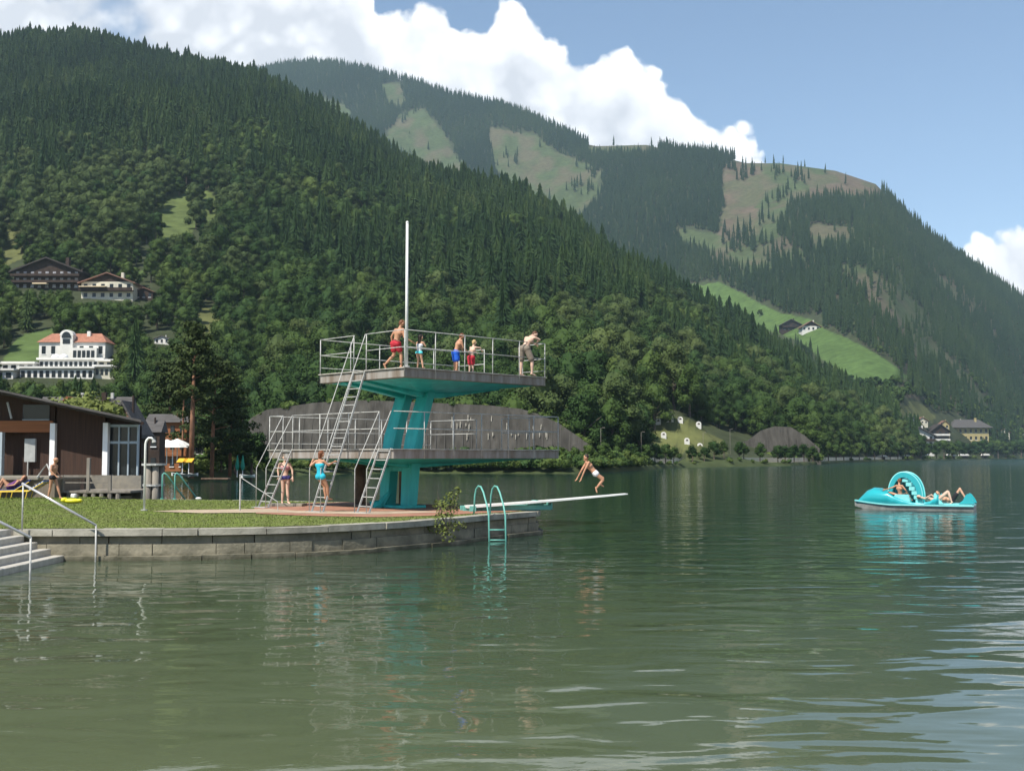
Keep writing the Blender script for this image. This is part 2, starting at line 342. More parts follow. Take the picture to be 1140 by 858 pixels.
us2 = np.linspace(-.75, .9, 760); sh = tab(SHORE, us2); ft = tab(FFOOT, us2); rd = tab(FRD, us2)
st = np.where(us2 > float(ue(948, HOR)[0]), sh, ft - 80)
rows = [st - 8, st - 2, st, st + 1.5, st + 4, st + 12]; rows += [np.maximum(ft - 3, st + 13), np.maximum(ft, st + 14)]
tt = np.concatenate([np.linspace(.006, 1.03, 330), np.linspace(1.05, 1.6, 10)]); rows += [ft + 10 + (rd - ft) * t for t in tt]
rows = np.maximum.accumulate(np.stack(rows), 0)
tag(grid_mesh('mountain_terrain', us2, rows, far_z, gm, FMEADOW, thin_zone), kind='structure')
# ------------------------------------------------------------------ the lake
wm = bpy.data.materials.new('lake_water'); wm.use_nodes = True; nt = wm.node_tree; L = nt.links; b = nt.nodes['Principled BSDF']
b.inputs['IOR'].default_value = 1.333; b.inputs['Specular IOR Level'].default_value = .5
tc = nd(nt, 'ShaderNodeTexCoord'); sp = nd(nt, 'ShaderNodeSeparateXYZ'); L.new(tc.outputs['Object'], sp.inputs[0])
def nz(scale, st=(1, 1, 1), det=2., rough=.5, dist=0., loc=(0, 0, 0)):
    mp = nd(nt, 'ShaderNodeMapping'); mp.inputs['Scale'].default_value = st; mp.inputs['Location'].default_value = loc; L.new(tc.outputs['Object'], mp.inputs[0])
    n = nd(nt, 'ShaderNodeTexNoise', i_Scale=scale, i_Detail=det, i_Roughness=rough, i_Distortion=dist); L.new(mp.outputs[0], n.inputs['Vector']); return n.outputs['Fac']
def mr(x, a, b_, c, d, sm=False):
    n = nt.nodes.new('ShaderNodeMapRange'); n.interpolation_type = 'SMOOTHSTEP' if sm else 'LINEAR'; L.new(x, n.inputs[0])
    for i, v in enumerate((a, b_, c, d)): n.inputs[1 + i].default_value = v
    return n.outputs[0]
def mt(op, a, b_):
    n = nt.nodes.new('ShaderNodeMath'); n.operation = op
    for i, x in enumerate((a, b_)):
        if isinstance(x, (int, float)): n.inputs[i].default_value = x
        else: L.new(x, n.inputs[i])
    return n.outputs[0]
# depth colour: olive shallows by the bathing place, dark green-teal out on the lake
dist = mt('ADD', sp.outputs[1], mt('MULTIPLY', sp.outputs[0], .8))
dr = nd(nt, 'ShaderNodeValToRGB'); L.new(mr(mt('ADD', dist, mt('MULTIPLY', nz(.12, det=4.), 8.)), 2., 70., 0., 1.), dr.inputs[0]); e = dr.color_ramp.elements
e[0].color = (.108, .122, .061, 1); e[1].color = (.008, .032, .027, 1); e[1].position = 1; x = e.new(.22); x.color = (.066, .086, .047, 1); x = e.new(.5); x.color = (.022, .045, .030, 1)
L.new(dr.outputs[0], b.inputs['Base Color'])
L.new(mr(sp.outputs[1], 15, 400, .035, .16), b.inputs['Roughness'])
h1 = mt('MULTIPLY', nz(1.0, (.5, 1, 1), 1.5, .45, .6), W1)         # long smooth swell
h2 = mt('MULTIPLY', nz(2.1, (.5, 1, 1), 1., .5, .6), W2)
rip = mr(nz(.10, (.35, 1, 1), 3., .6, loc=(7, 3, 0)), .42, .62, .25, 1.6, True)
h3 = mt('MULTIPLY', mt('MULTIPLY', nz(7.5, (.55, 1, 1), 3., .55, .6), W3), rip)
hh = mt('ADD', mt('ADD', h1, h2), h3)
bp = nd(nt, 'ShaderNodeBump', i_Strength=1.0, i_Distance=1.0); L.new(hh, bp.inputs['Height']); L.new(bp.outputs[0], b.inputs['Normal'])
wo_ = MB().add([(-1500, -40, 0), (3000, -40, 0), (3000, 3200, 0), (-1500, 3200, 0)], [(0, 1, 2, 3)]).build('lake_water', wm); tag(wo_, kind='structure')
# ================================================================== trees
def fol(name, cols, scale=.35, patch=.011):
    m = mat(name, (1, 1, 1), rough=.75, col2=(.6, .62, .56), scale=scale, spec=.12, rnd=cols); nt = m.node_tree; oi = next(n for n in nt.nodes if n.type == 'OBJECT_INFO')
    if patch:                                       # whole stands differ in tint, not only single trees
        rp = oi.outputs['Random'].links[0].to_node; mp = nd(nt, 'ShaderNodeMapping'); mp.inputs['Scale'].default_value = (patch, patch * .8, 0); nt.links.new(oi.outputs['Location'], mp.inputs[0])
        n = nd(nt, 'ShaderNodeTexNoise', i_Scale=1.0, i_Detail=3.0); nt.links.new(mp.outputs[0], n.inputs['Vector']); r = nd(nt, 'ShaderNodeMapRange'); nt.links.new(n.outputs['Fac'], r.inputs[0]); r.inputs[1].default_value = .36; r.inputs[2].default_value = .66
        mx = nd(nt, 'ShaderNodeMix'); mx.inputs[0].default_value = .62; nt.links.new(oi.outputs['Random'], mx.inputs[2]); nt.links.new(r.outputs[0], mx.inputs[3]); nt.links.new(mx.outputs[0], rp.inputs[0])
    return m
M_SPR = fol('spruce_needles', [(.014, .036, .013), (.026, .056, .018), (.044, .080, .024), (.076, .112, .034)])
M_BRD = fol('broad_leaves', [(.018, .044, .012), (.032, .066, .016), (.058, .096, .022), (.104, .142, .034)])
M_PALE = fol('pale_leaves', [(.042, .068, .022), (.066, .096, .030), (.100, .130, .040)])
M_FSP = fol('far_needles', [(.016, .038, .017), (.028, .056, .022), (.048, .078, .027)], patch=.004)
M_BUSH = fol('bush_leaves', [(.05, .09, .022), (.11, .15, .036), (.05, .10, .03)], .9, 0)
M_WIL = fol('willow_leaves', [(.15, .18, .05), (.17, .20, .06)], .9, 0)
M_PINE = fol('pine_needles', [(.040, .060, .020), (.055, .078, .025)], .8, 0)
M_BARK = mat('bark', (.13, .10, .08), rough=.9, var=.3, scale=2)
M_RBARK = mat('pine_bark', (.24, .12, .07), rough=.9, var=.3, scale=2, stretch=(1, 1, .3))
def spruce_mesh(seed, h=21., r=3.0, tiers=20, spikes=11, base=.10, mt_=None, ex=.68):
    r_ = random.Random(seed); V = []; Fc = []
    for i in range(tiers):
        f = i / tiers; z = h * (base + (1 - base) * f); rad = r * (1 - f) ** ex * r_.uniform(.75, 1.12) * (.8 if i == 0 else 1); hh = h / tiers * 2.1; b0 = len(V)
        V.append((0, 0, z + hh)); off = r_.uniform(0, 6.28); tips = []
        for k in range(spikes):
            a = off + 2 * math.pi * (k + r_.uniform(-.25, .25)) / spikes; rr_ = rad * r_.uniform(.62, 1.15)
            V.append((math.cos(a) * rr_, math.sin(a) * rr_, z - rad * r_.uniform(.05, .30)))
            a2 = off + 2 * math.pi * (k + .5) / spikes; rv = rad * r_.uniform(.28, .5); V.append((math.cos(a2) * rv, math.sin(a2) * rv, z + rad * .12))
        for k in range(spikes):
            t = b0 + 1 + 2 * k; v1 = t + 1; v0 = b0 + 1 + (2 * k - 1) % (2 * spikes); Fc.append((b0, v0, t)); Fc.append((b0, t, v1))
    me = bpy.data.meshes.new('crown'); me.from_pydata(V, [], Fc); me.materials.append(mt_ or M_SPR); return me
def trunk_mesh(h, r, m=None, limbs=0, seed=1, top=.9):
    mb = MB(); mb.tube([(0, 0, -1.0), (0, 0, h * .3), (0.05 * r, 0, h * top)], [r * 1.25, r * .85, r * .25], 6); r_ = random.Random(seed)
    for k in range(limbs):
        a = k * 2.4 + r_.uniform(0, 1); z = h * r_.uniform(.3, .55); l = h * .28
        mb.tube([(0, 0, z), (math.cos(a) * l * .5, math.sin(a) * l * .5, z + l * .45), (math.cos(a) * l, math.sin(a) * l, z + l * .8)], [r * .5, r * .33, r * .12], 5)
    me = bpy.data.meshes.new('trunk'); me.from_pydata(mb.v, [], mb.f); me.materials.append(m or M_BARK); return me
def leafy(V, Fc, c, rad, n, s, r_, flat=1.0):
    """n leaf clumps as small folded quads through a lobe's shell"""
    for _ in range(n):
        d = Vector((r_.gauss(0, 1), r_.gauss(0, 1), r_.gauss(0, 1))).normalized(); p = Vector(c) + Vector((d.x * rad[0], d.y * rad[1], d.z * rad[2])) * r_.uniform(.80, 1.1)
        nrm = (d + Vector((r_.gauss(0, .55), r_.gauss(0, .55), r_.gauss(0, .55) + .25))).normalized(); a = nrm.orthogonal().normalized(); a = Matrix.Rotation(r_.uniform(0, 6.28), 3, nrm) @ a; b_ = nrm.cross(a)
        q = s * r_.uniform(.6, 1.35); b0 = len(V)
        V += [tuple(p + a * q), tuple(p + b_ * q * .7), tuple(p - a * q + nrm * q * .3), tuple(p - b_ * q * .8)]; Fc.append((b0, b0 + 1, b0 + 2, b0 + 3))
def core(V, Fc, c, rad, r_, k=.78):
    mb = MB(); mb.ball((0, 0, 0), 1, 8, 6); b0 = len(V)
    for v in mb.v:
        j = r_.uniform(.82, 1.1) * k; V.append((c[0] + v[0] * rad[0] * j, c[1] + v[1] * rad[1] * j, c[2] + v[2] * rad[2] * j))
    Fc += [tuple(b0 + i for i in f) for f in mb.f]
def broad_mesh(seed, h=14., w=4.6, lobes=8, n=75, s=.55, base=.22, mt_=None, name='crown'):
    r_ = random.Random(seed); V = []; Fc = []
    cs = [((0, 0, h * .66), (w * .62, w * .62, h * .30))]
    for k in range(lobes):
        a = k * 2.4 + r_.uniform(-.4, .4); f = (k + .5) / lobes; z = h * (base + .14 + (.92 - base - .24) * f); q = w * (.62 if f < .6 else .38) * r_.uniform(.8, 1.15); rr_ = w * r_.uniform(.36, .5) * (1 - f * .25)
        cs.append(((math.cos(a) * q, math.sin(a) * q, z), (rr_, rr_, rr_ * r_.uniform(.75, 1.05))))
    for c, rd_ in cs: core(V, Fc, c, rd_, r_); leafy(V, Fc, c, rd_, n, s, r_)
    me = bpy.data.meshes.new(name); me.from_pydata(V, [], Fc); me.materials.append(mt_ or M_BRD); return me
SPR = [(spruce_mesh(k, 20 + 1.5 * (k % 3), 4.2 + .4 * (k % 2), 18, 12, .06 + .05 * (k % 3), None, (.72, .5, .62, .42, .8)[k]), trunk_mesh(21, .28)) for k in range(5)]
BRD = [(broad_mesh(40 + k, 13.5 + k, 4.3 + .3 * k, 11, 250, .235, .04, M_PALE if k == 3 else None), trunk_mesh(12, .3, None, 4, k, .75)) for k in range(4)]
FSP = [(spruce_mesh(80 + k, 25, 3.4, 15, 8, .12, M_FSP), trunk_mesh(24, .35)) for k in range(3)]
FBR = [(broad_mesh(90 + k, 13., 4.8, 6, 26, .9), trunk_mesh(11, .3)) for k in range(2)]
def place_tree(name, kind, protos, k, loc, scl, rz, label, cat, group):
    t = empty(name, loc, label, cat, group, rz); t.scale = scl if not isinstance(scl, (int, float)) else (scl,) * 3
    for nm, me in (('crown', protos[k][0]), ('trunk', protos[k][1])):
        o = bpy.data.objects.new(nm, me); C.objects.link(o); o.parent = t
    return t
# occupied rectangles of the view that stay open in front of hill buildings: x0,x1,y0,y1,D
OPEN = [(14, 98, 286, 322, 1), (84, 152, 303, 334, 1), (36, 124, 363, 402, 1), (-10, 132, 398, 422, 1), (148, 172, 316, 334, 1), (735, 800, 462, 502, 1), (0, 40, 376, 402, 1), (166, 190, 374, 384, 1)]
def scatter_near():
    U_, D_ = [], []
    us_ = rng.uniform(-.56, float(ue(1040, HOR)[0]), 120000); ra = rng.uniform(0, 1, 120000)
    D0, D1 = 100., 1420.; Dd = np.sqrt(D0 ** 2 + ra * (D1 ** 2 - D0 ** 2))
    t = near_t(us_, Dd); ok = (t > .004) & (t < 1.06) & (tab(RIDGE, us_) > .004); us_, Dd, t = us_[ok], Dd[ok], t[ok]
    # thin to about one tree per 5.2 m x 5.2 m cell near by, wider further up
    cell = 6.5; X = us_ * Dd; key = (np.floor(X / cell).astype(np.int64) + 5000) * 10000 + np.floor(Dd / cell).astype(np.int64)
    _, first = np.unique(key, return_index=True); us_, Dd, t = us_[first], Dd[first], t[first]
    X = us_ * Dd; Z = near_z(us_, Dd); px, py = proj(X, Dd, Z)
    hgt = np.clip(rng.normal(.95, .2, len(X)), .45, 1.45) * np.where((px < 300) & (Dd < 480), .72, 1)
    # who grows where: spruce on the heights, broadleaves low down, on the left flank and in the gullies
    f = np.clip(t, 0, 1); nb = fbm(X / 90 + 2, Dd / 110, 61); pb = .86 - 1.05 * f + (nb - .47) * 3.2
    lf = inpoly(px, py, [(-60, 190), (0, 180), (90, 165), (150, 175), (200, 210), (330, 215), (420, 255), (380, 330), (100, 330), (-60, 300)]); pb = np.where(lf, pb + .55, pb)
    pb = np.where((px > 640) & (py > 360), pb + .35, pb); pb = np.where((py < 150) | (f > .72), -1, pb); broad = rng.uniform(0, 1, len(X)) < pb
    sc_ = np.where(broad, np.clip(rng.normal(.88, .24, len(X)), .4, 1.4) * np.where((px < 300) & (Dd < 480), .72, 1), hgt); th = np.where(broad, 14., 21.) * sc_
    top = proj(X, Dd, Z + th)[1]; mid = py * .25 + top * .75
    keep = np.ones(len(X), bool)
    wob = (fbm(X / 20, Dd / 20, 8) - .47) * 12
    few = rng.uniform(0, 1, len(X)) < .05
    for poly, k in MEADOW: keep &= ~((inpoly(px + wob, py, poly) | inpoly(px + wob, mid, poly)) & ~(few & (py < 275)))
    for x0, x1, y0, y1, DB in OPEN:
        DB = ground_at((x0 + x1) / 2, y1).y if DB else DB
        near = (Dd < DB + 14) & (px > x0 - 3) & (px < x1 + 3) & (top < y1) & (py > y0)
        k_ = np.clip((py - y1) / np.maximum(py - top, 1), 0, 1) * .97; sc_ = np.where(near, sc_ * k_, sc_); keep &= ~(near & (sc_ < .22))
        keep &= ~((np.abs(Dd - DB) < 16) & (px > x0 - 2) & (px < x1 + 2))
    # behind the retaining walls
    for x0, x1, DB in ((262, 662, 212), (790, 912, 372)): keep &= ~((px > x0) & (px < x1) & (Dd < DB))
    keep &= (px > -70) & (px < 1060)
    return [a[keep] for a in (X, Dd, Z, sc_, broad, px, py, top)]
def stuff_forest(name, protos, srcs, P, kinds, scl, label, cat, m):
    me = bpy.data.meshes.new(name); n = len(P); me.vertices.add(n); me.vertices.foreach_set('co', np.asarray(P, np.float32).ravel())
    a = me.attributes.new('kind', 'INT', 'POINT'); a.data.foreach_set('value', np.asarray(kinds, np.int32))
    a = me.attributes.new('rot', 'FLOAT_VECTOR', 'POINT'); rot = np.zeros((n, 3), np.float32); rot[:, 2] = rng.uniform(0, 6.28, n); rot[:, 0] = rng.normal(0, .03, n); a.data.foreach_set('vector', rot.ravel())
    a = me.attributes.new('scl', 'FLOAT_VECTOR', 'POINT'); a.data.foreach_set('vector', np.asarray(scl, np.float32).ravel())
    o = bpy.data.objects.new(name, me); C.objects.link(o); tag(o, label, cat, kind='stuff')
    ng = bpy.data.node_groups.new(name, 'GeometryNodeTree'); ng.interface.new_socket('Geometry', in_out='INPUT', socket_type='NodeSocketGeometry'); ng.interface.new_socket('Geometry', in_out='OUTPUT', socket_type='NodeSocketGeometry')
    N = ng.nodes; K = ng.links; gi = N.new('NodeGroupInput'); go = N.new('NodeGroupOutput'); jo = N.new('GeometryNodeJoinGeometry')
    def na(nm, ty): q = N.new('GeometryNodeInputNamedAttribute'); q.data_type = ty; q.inputs['Name'].default_value = nm; return next(x for x in q.outputs if x.enabled and x.name == 'Attribute')
    ak, ar, as_ = na('kind', 'INT'), na('rot', 'FLOAT_VECTOR'), na('scl', 'FLOAT_VECTOR')
    for k, root in enumerate(srcs):
        j = N.new('GeometryNodeJoinGeometry')
        for ch in root.children:
            oi = N.new('GeometryNodeObjectInfo'); oi.transform_space = 'ORIGINAL'; oi.inputs['Object'].default_value = ch; K.new(oi.outputs['Geometry'], j.inputs[0])
        cp = N.new('FunctionNodeCompare'); cp.data_type = 'INT'; cp.operation = 'EQUAL'; ins = [x for x in cp.inputs if x.enabled]; K.new(ak, ins[0]); ins[1].default_value = k
        ip = N.new('GeometryNodeInstanceOnPoints'); K.new(gi.outputs[0], ip.inputs['Points']); K.new(next(x for x in cp.outputs if x.enabled), ip.inputs['Selection']); K.new(j.outputs[0], ip.inputs['Instance']); K.new(ar, ip.inputs['Rotation']); K.new(as_, ip.inputs['Scale']); K.new(ip.outputs[0], jo.inputs[0])
    K.new(jo.outputs[0], go.inputs[0]); md = o.modifiers.new('trees', 'NODES'); md.node_group = ng
    return o
X, D_, Z, S_, BR, PX, PY, TP = scatter_near()
order = np.argsort(-(np.where(BR, 14, 21) * S_ / D_)); inview = (PX > -25) & (PX < 1165) & (TP < 500)
hidden = ((PX > 275) & (PX < 640) & (TP > 450)) | ((PX < 110) & (TP > 440))
spr_src = []; brd_src = []; used = np.zeros(len(X), bool); cnt = {0: 0, 1: 0}
def zone(px, py, D, broad):
    g = 'broadleaf tree' if broad else 'dark spruce'
    if px < 260: return f"{g} in the lower forest behind the bathhouse and villas"
    if px < 660: return f"{g} just above the long grey retaining wall"
    if px < 800: return f"{g} on the slope round the little shrine hill"
    return f"{g} at the lakeside foot of the spur, right of the shrine hill"
for i in order:
    b_ = int(BR[i])
    if cnt[b_] >= 290 or not inview[i] or hidden[i]: continue
    pr = BRD if b_ else SPR; k = cnt[b_] % len(pr) if cnt[b_] < len(pr) else (random.randrange(len(pr)) if not b_ else random.choice((0, 1, 2, 0, 1, 2, 0, 1, 3)))
    t = place_tree('broadleaf_tree' if b_ else 'spruce_tree', b_, pr, k, (X[i], D_[i], Z[i]), (S_[i] * random.uniform(.9, 1.15), S_[i] * random.uniform(.9, 1.15), S_[i]), random.uniform(0, 6.28), zone(PX[i], PY[i], D_[i], b_), 'tree', ('broadleaf trees' if b_ else 'spruces') + ' at the foot of the wooded hill')
    if cnt[b_] < len(pr): (brd_src if b_ else spr_src).append(t)
    cnt[b_] += 1; used[i] = True
rest = ~used
for b_, pr, src, nm, lb in ((False, SPR, spr_src, 'spruce_forest', 'dense dark spruce forest covering the near hillside'), (True, BRD, brd_src, 'broadleaf_forest', 'lighter green broadleaf woodland on the lower near hillside')):
    m = rest & (BR == b_); n = int(m.sum()); s = S_[m]; scl = np.stack([s * rng.uniform(.9, 1.2, n), s * rng.uniform(.9, 1.2, n), s], 1)
    kk = rng.integers(0, len(pr), n)
    if b_:                                          # the pale birch and alder stands on the left flank and in the gullies
        lft = inpoly(PX[m], PY[m], [(-60, 160), (0, 170), (90, 150), (150, 165), (200, 215), (150, 240), (150, 300), (60, 290), (-60, 300)]); q = rng.uniform(0, 1, n)
        kk = np.where(q < np.where(lft, .75, np.where(fbm(X[m] / 60, D_[m] / 80, 41) > .56, .5, .06)), 3, rng.integers(0, 3, n))
    stuff_forest(nm, pr, src, np.stack([X[m], D_[m], Z[m]], 1), kk, scl, lb, 'forest', None)
# ------------------------------------------------------------------ forest on the far mountain
def scatter_far():
    n = 260000; us_ = rng.uniform(-.30, .52, n); D0, D1 = 700., 3750.; Dd = np.sqrt(D0 ** 2 + rng.uniform(0, 1, n) * (D1 ** 2 - D0 ** 2))
    f = tab(FFOOT, us_); r = tab(FRD, us_); t = (Dd - f) / (r - f); ok = (t > .004) & (t < 1.015); us_, Dd, t = us_[ok], Dd[ok], t[ok]
    cell = 7.6; X = us_ * Dd; key = (np.floor(X / cell).astype(np.int64) + 5000) * 10000 + np.floor(Dd / cell).astype(np.int64)
    _, first = np.unique(key, return_index=True); us_, Dd, t = us_[first], Dd[first], t[first]
    X = us_ * Dd; Z = far_z(us_, Dd); px, py = proj(X, Dd, Z)
    # nothing where the near hill hides the ground for good
    rid = tab(RIDGE, us_) ; ee = (Z + 24 - H) / Dd; vis = ee > rid - .012
    br = rng.uniform(0, 1, len(X)) < np.clip(1.0 - t * 3.2 + (fbm(X / 160, Dd / 200, 71) - .47) * 2, 0, 1)
    s = np.clip(rng.normal(.92, .2, len(X)), .4, 1.35) * np.where(px > 960, .85, 1); th = np.where(br, 13., 25.) * s; top = proj(X, Dd, Z + th)[1]
    keep = vis & (px > 240) & (px < 1190); wob = (fbm(X / 40, Dd / 60, 8) - .47) * 14
    for poly, k in FMEADOW:
        m = inpoly(px + wob, py, poly) | inpoly(px + wob, (py + top) / 2, poly); thin = rng.uniform(0, 1, len(X)) < ((.006 + .25 * ((fbm(X / 60, Dd / 90, 91) > .60) & (t < .90))) if k in (3, 4) else 0.0)
        keep &= ~(m & ~thin)
    tz = thin_zone(px, py); pz = np.clip((fbm(X / 90, Dd / 140, 52) - .285) * 9, .14, 1); keep &= ~tz | (rng.uniform(0, 1, len(X)) < pz)
    keep &= ~((px > 800) & (px < 980) & (t > .97) & (rng.uniform(0, 1, len(X)) < .93))
    for x0, x1, y0, y1, DB in ((818, 915, 352, 372, 1360), (918, 942, 432, 448, 860), (985, 1120, 462, 500, 1090)):
        keep &= ~((Dd < DB + 60) & (px > x0 - 2) & (px < x1 + 2) & (top < y1 - 1) & (py > y0))
    return [a[keep] for a in (X, Dd, Z, s, br)]
X, D_, Z, S_, BR = scatter_far()
# the protos of the far trees stand as real trees of their own on the clear ground of the ridge
far_src = []
for k, (px, D) in enumerate(((852, 2330), (872, 2300), (896, 2260))):
    p = hill_point(px, D, True); far_src.append(place_tree('ridge_spruce', 0, FSP, k, p, .62 + .1 * k, k, ['leftmost small lone spruce on the bare mountain crest', 'middle small lone spruce on the bare mountain crest', 'rightmost small lone spruce on the bare mountain crest'][k], 'tree', 'lone spruces on the cleared crest'))
for k, (px, D) in enumerate(((846, 1420), (868, 1400))):
    p = hill_point(px, D, True); far_src.append(place_tree('meadow_tree', 0, FBR, k, p, .8, k, ['round tree in the upper green meadow left of the farm', 'round tree in the upper green meadow just above the farm'][k], 'tree', 'trees in the mountain meadow'))
kinds = np.where(BR, 3 + rng.integers(0, 2, len(X)), rng.integers(0, 3, len(X))); s = S_
stuff_forest('mountain_forest', None, far_src, np.stack([X, D_, Z], 1), kinds, np.stack([s * rng.uniform(.9, 1.2, len(s)), s * rng.uniform(.9, 1.2, len(s)), s], 1), 'bluish distant forest covering the mountain across the valley', 'forest', None)
print('far trees', len(X))
# ================================================================== bathing place: materials
M_STONE = mat('quay_stone', (.29, .262, .19), rough=.85, col2=(.13, .122, .088), scale=1.6, bump=.8, bscale=14)
M_COPE = mat('coping_stone', (.40, .375, .31), rough=.85, col2=(.21, .20, .16), scale=2, bump=.5, bscale=22)
M_CONC = mat('old_concrete', (.26, .235, .185), rough=.9, col2=(.17, .16, .14), scale=2.5, bump=.4, bscale=18)
M_STEP = mat('step_stone', (.50, .475, .42), rough=.85, col2=(.36, .34, .29), scale=5, bump=.3, bscale=30)
M_GRASS = mat('lawn', (.145, .180, .048), rough=.9, col2=(.125, .130, .055), scale=1.1, bump=.6, bscale=40, spec=.1)
M_BLADE = mat('grass_blades', (.170, .235, .050), rough=.8, col2=(.165, .185, .065), scale=.9, spec=.1)
M_TERRA = mat('red_paving', (.38, .185, .12), rough=.9, col2=(.25, .12, .08), scale=1.8, bump=.3, bscale=30)
M_SAND = mat('worn_gravel', (.46, .37, .27), rough=.95, col2=(.34, .26, .18), scale=2.0, bump=.3, bscale=30)
M_GALV = mat('galvanised_steel', (.43, .43, .41), rough=.5, var=.16, scale=9, metal=.0)
M_CHROME = mat('polished_rail', (.62, .60, .60), rough=.3, var=.05, scale=6, metal=.5)
M_TEAL = mat('teal_paint', (.032, .45, .43), rough=.55, col2=(.02, .30, .285), scale=2.6, spec=.4, stretch=(1, 1, .14), bump=.15, bscale=6)
M_LTEAL = mat('mint_paint', (.15, .42, .36), rough=.45, col2=(.11, .34, .29), scale=3)
M_DECK = mat('deck_fascia', (.31, .29, .27), rough=.8, col2=(.16, .125, .095), scale=3.2, stretch=(1, 1, .15), bump=.2)
M_RUST = mat('rusty_brown', (.17, .115, .08), rough=.9, col2=(.075, .045, .03), scale=3)
M_WHITE = mat('white_paint', (.78, .78, .76), rough=.5, col2=(.66, .66, .63), scale=4)
M_BLACK = mat('dark_void', (.012, .012, .012), rough=.9)
# ------------------------------------------------------------------ lawn peninsula outline
front = [onz(px, py, G) for px, py in ((38, 588.5), (105, 588.5), (200, 588), (300, 586.5), (400, 583), (480, 578), (540, 573), (580, 570), (600, 568.3))]
front[0].x = -12.0; front[0].y = 27.2; front[1].y = 27.2
end = [Vector((.86, 36.4, G)), Vector((.90, 37.2, G)), Vector((.70, 38.2, G))]
back = [Vector((.2, 39.2, G)), Vector((-2.5, 41.2, G)), Vector((-6.5, 43.6, G)), Vector((-11, 45.6, G)), Vector((-15.5, 46.6, G)), Vector((-17.2, 47.0, G))]
path = front + end + back
_nt = M_STONE.node_tree; _b = _nt.nodes['Principled BSDF']; _src = _b.inputs['Base Color'].links[0].from_socket   # algae and wet stone along the waterline
_tc = nd(_nt, 'ShaderNodeTexCoord'); _gp = nd(_nt, 'ShaderNodeNewGeometry'); _sp = nd(_nt, 'ShaderNodeSeparateXYZ'); _nt.links.new(_gp.outputs['Position'], _sp.inputs[0]); _n = nd(_nt, 'ShaderNodeTexNoise', i_Scale=3.0, i_Detail=5.0); _nt.links.new(_gp.outputs['Position'], _n.inputs['Vector'])
_a = nd(_nt, 'ShaderNodeMath', operation='MULTIPLY_ADD'); _nt.links.new(_n.outputs['Fac'], _a.inputs[0]); _a.inputs[1].default_value = -.45; _nt.links.new(_sp.outputs[2], _a.inputs[2])
_m = nd(_nt, 'ShaderNodeMapRange'); _nt.links.new(_a.outputs[0], _m.inputs[0]); _m.inputs[1].default_value = -.22; _m.inputs[2].default_value = -.02; _m.inputs[3].default_value = .8; _m.inputs[4].default_value = 0
_x = nd(_nt, 'ShaderNodeMix', data_type='RGBA'); _nt.links.new(_m.outputs[0], _x.inputs[0]); _nt.links.new(_src, _x.inputs[6]); _x.inputs[7].default_value = (.045, .045, .025, 1); _nt.links.new(_x.outputs[2], _b.inputs['Base Color'])
def smooth_path(P, n=6):
    out = []
    for i in range(len(P) - 1):
        p0 = P[max(i - 1, 0)]; p1 = P[i]; p2 = P[i + 1]; p3 = P[min(i + 2, len(P) - 1)]
        for k in range(n):
            t = k / n; out.append(.5 * ((2 * p1) + (p2 - p0) * t + (2 * p0 - 5 * p1 + 4 * p2 - p3) * t * t + (3 * p1 - p0 - 3 * p2 + p3) * t ** 3))
    out.append(P[-1]); return out
sp_ = smooth_path(path, 6); seglen = [0]
for a, b_ in zip(sp_, sp_[1:]): seglen.append(seglen[-1] + (b_ - a).length)
TOT = seglen[-1]
def along(s):
    s = min(max(s, 0), TOT - 1e-4); k = int(np.searchsorted(seglen, s, side='right')) - 1; k = min(k, len(sp_) - 2)
    t = (s - seglen[k]) / max(seglen[k + 1] - seglen[k], 1e-6); p = sp_[k].lerp(sp_[k + 1], t); d = (sp_[k + 1] - sp_[k]).normalized(); return p, Vector((d.y, -d.x, 0))
def course(z0, z1, out, s0, s1, lmin, lmax, gap, seed, jit=.012, depth=.5):
    r_ = random.Random(seed); mb = MB(); s = s0
    while s < s1:
        l = r_.uniform(lmin, lmax); e1 = min(s + l, s1); o = out + r_.uniform(-jit, jit); n = max(1, int(l / .35)); A = []
        for k in range(n + 1):
            p, nn = along(s + gap / 2 + (e1 - s - gap) * k / n); A.append((p + nn * o, p - nn * depth))
        zt = z1 - r_.uniform(0, jit) - gap * .5
        for (a, b0), (c, d0) in zip(A, A[1:]):
            mb.add([(a.x, a.y, z0), (c.x, c.y, z0), (d0.x, d0.y, z0), (b0.x, b0.y, z0), (a.x, a.y, zt), (c.x, c.y, zt), (d0.x, d0.y, zt), (b0.x, b0.y, zt)],
                   [(0, 1, 5, 4), (4, 5, 6, 7), (3, 2, 1, 0), (2, 3, 7, 6)] + ([(0, 4, 7, 3)] if (a, b0) == A[0] else []) + ([(1, 2, 6, 5)] if (c, d0) == A[-1] else []))
        s = e1
    return mb
SE = TOT - 2
q = empty('quay_wall', (-6, 28, 0), 'long grey stone quay wall round the grassy bathing peninsula', 'wall')
course(G - .17, G, .02, .0, SE, .8, 1.9, .018, 1, .018).build('coping', M_COPE, q)
course(.05, G - .17, -.16, 0, SE, .6, 1.6, .02, 2, .03).build('upper_course', M_STONE, q)
course(.05, G - .36, -.05, 0, SE, .5, 1.7, .016, 3, .02, .4).build('lower_course', M_STONE, q)
course(-.5, .14, .13, 0, SE, .8, 2.4, .02, 4, .025).build('plinth', M_STONE, q)
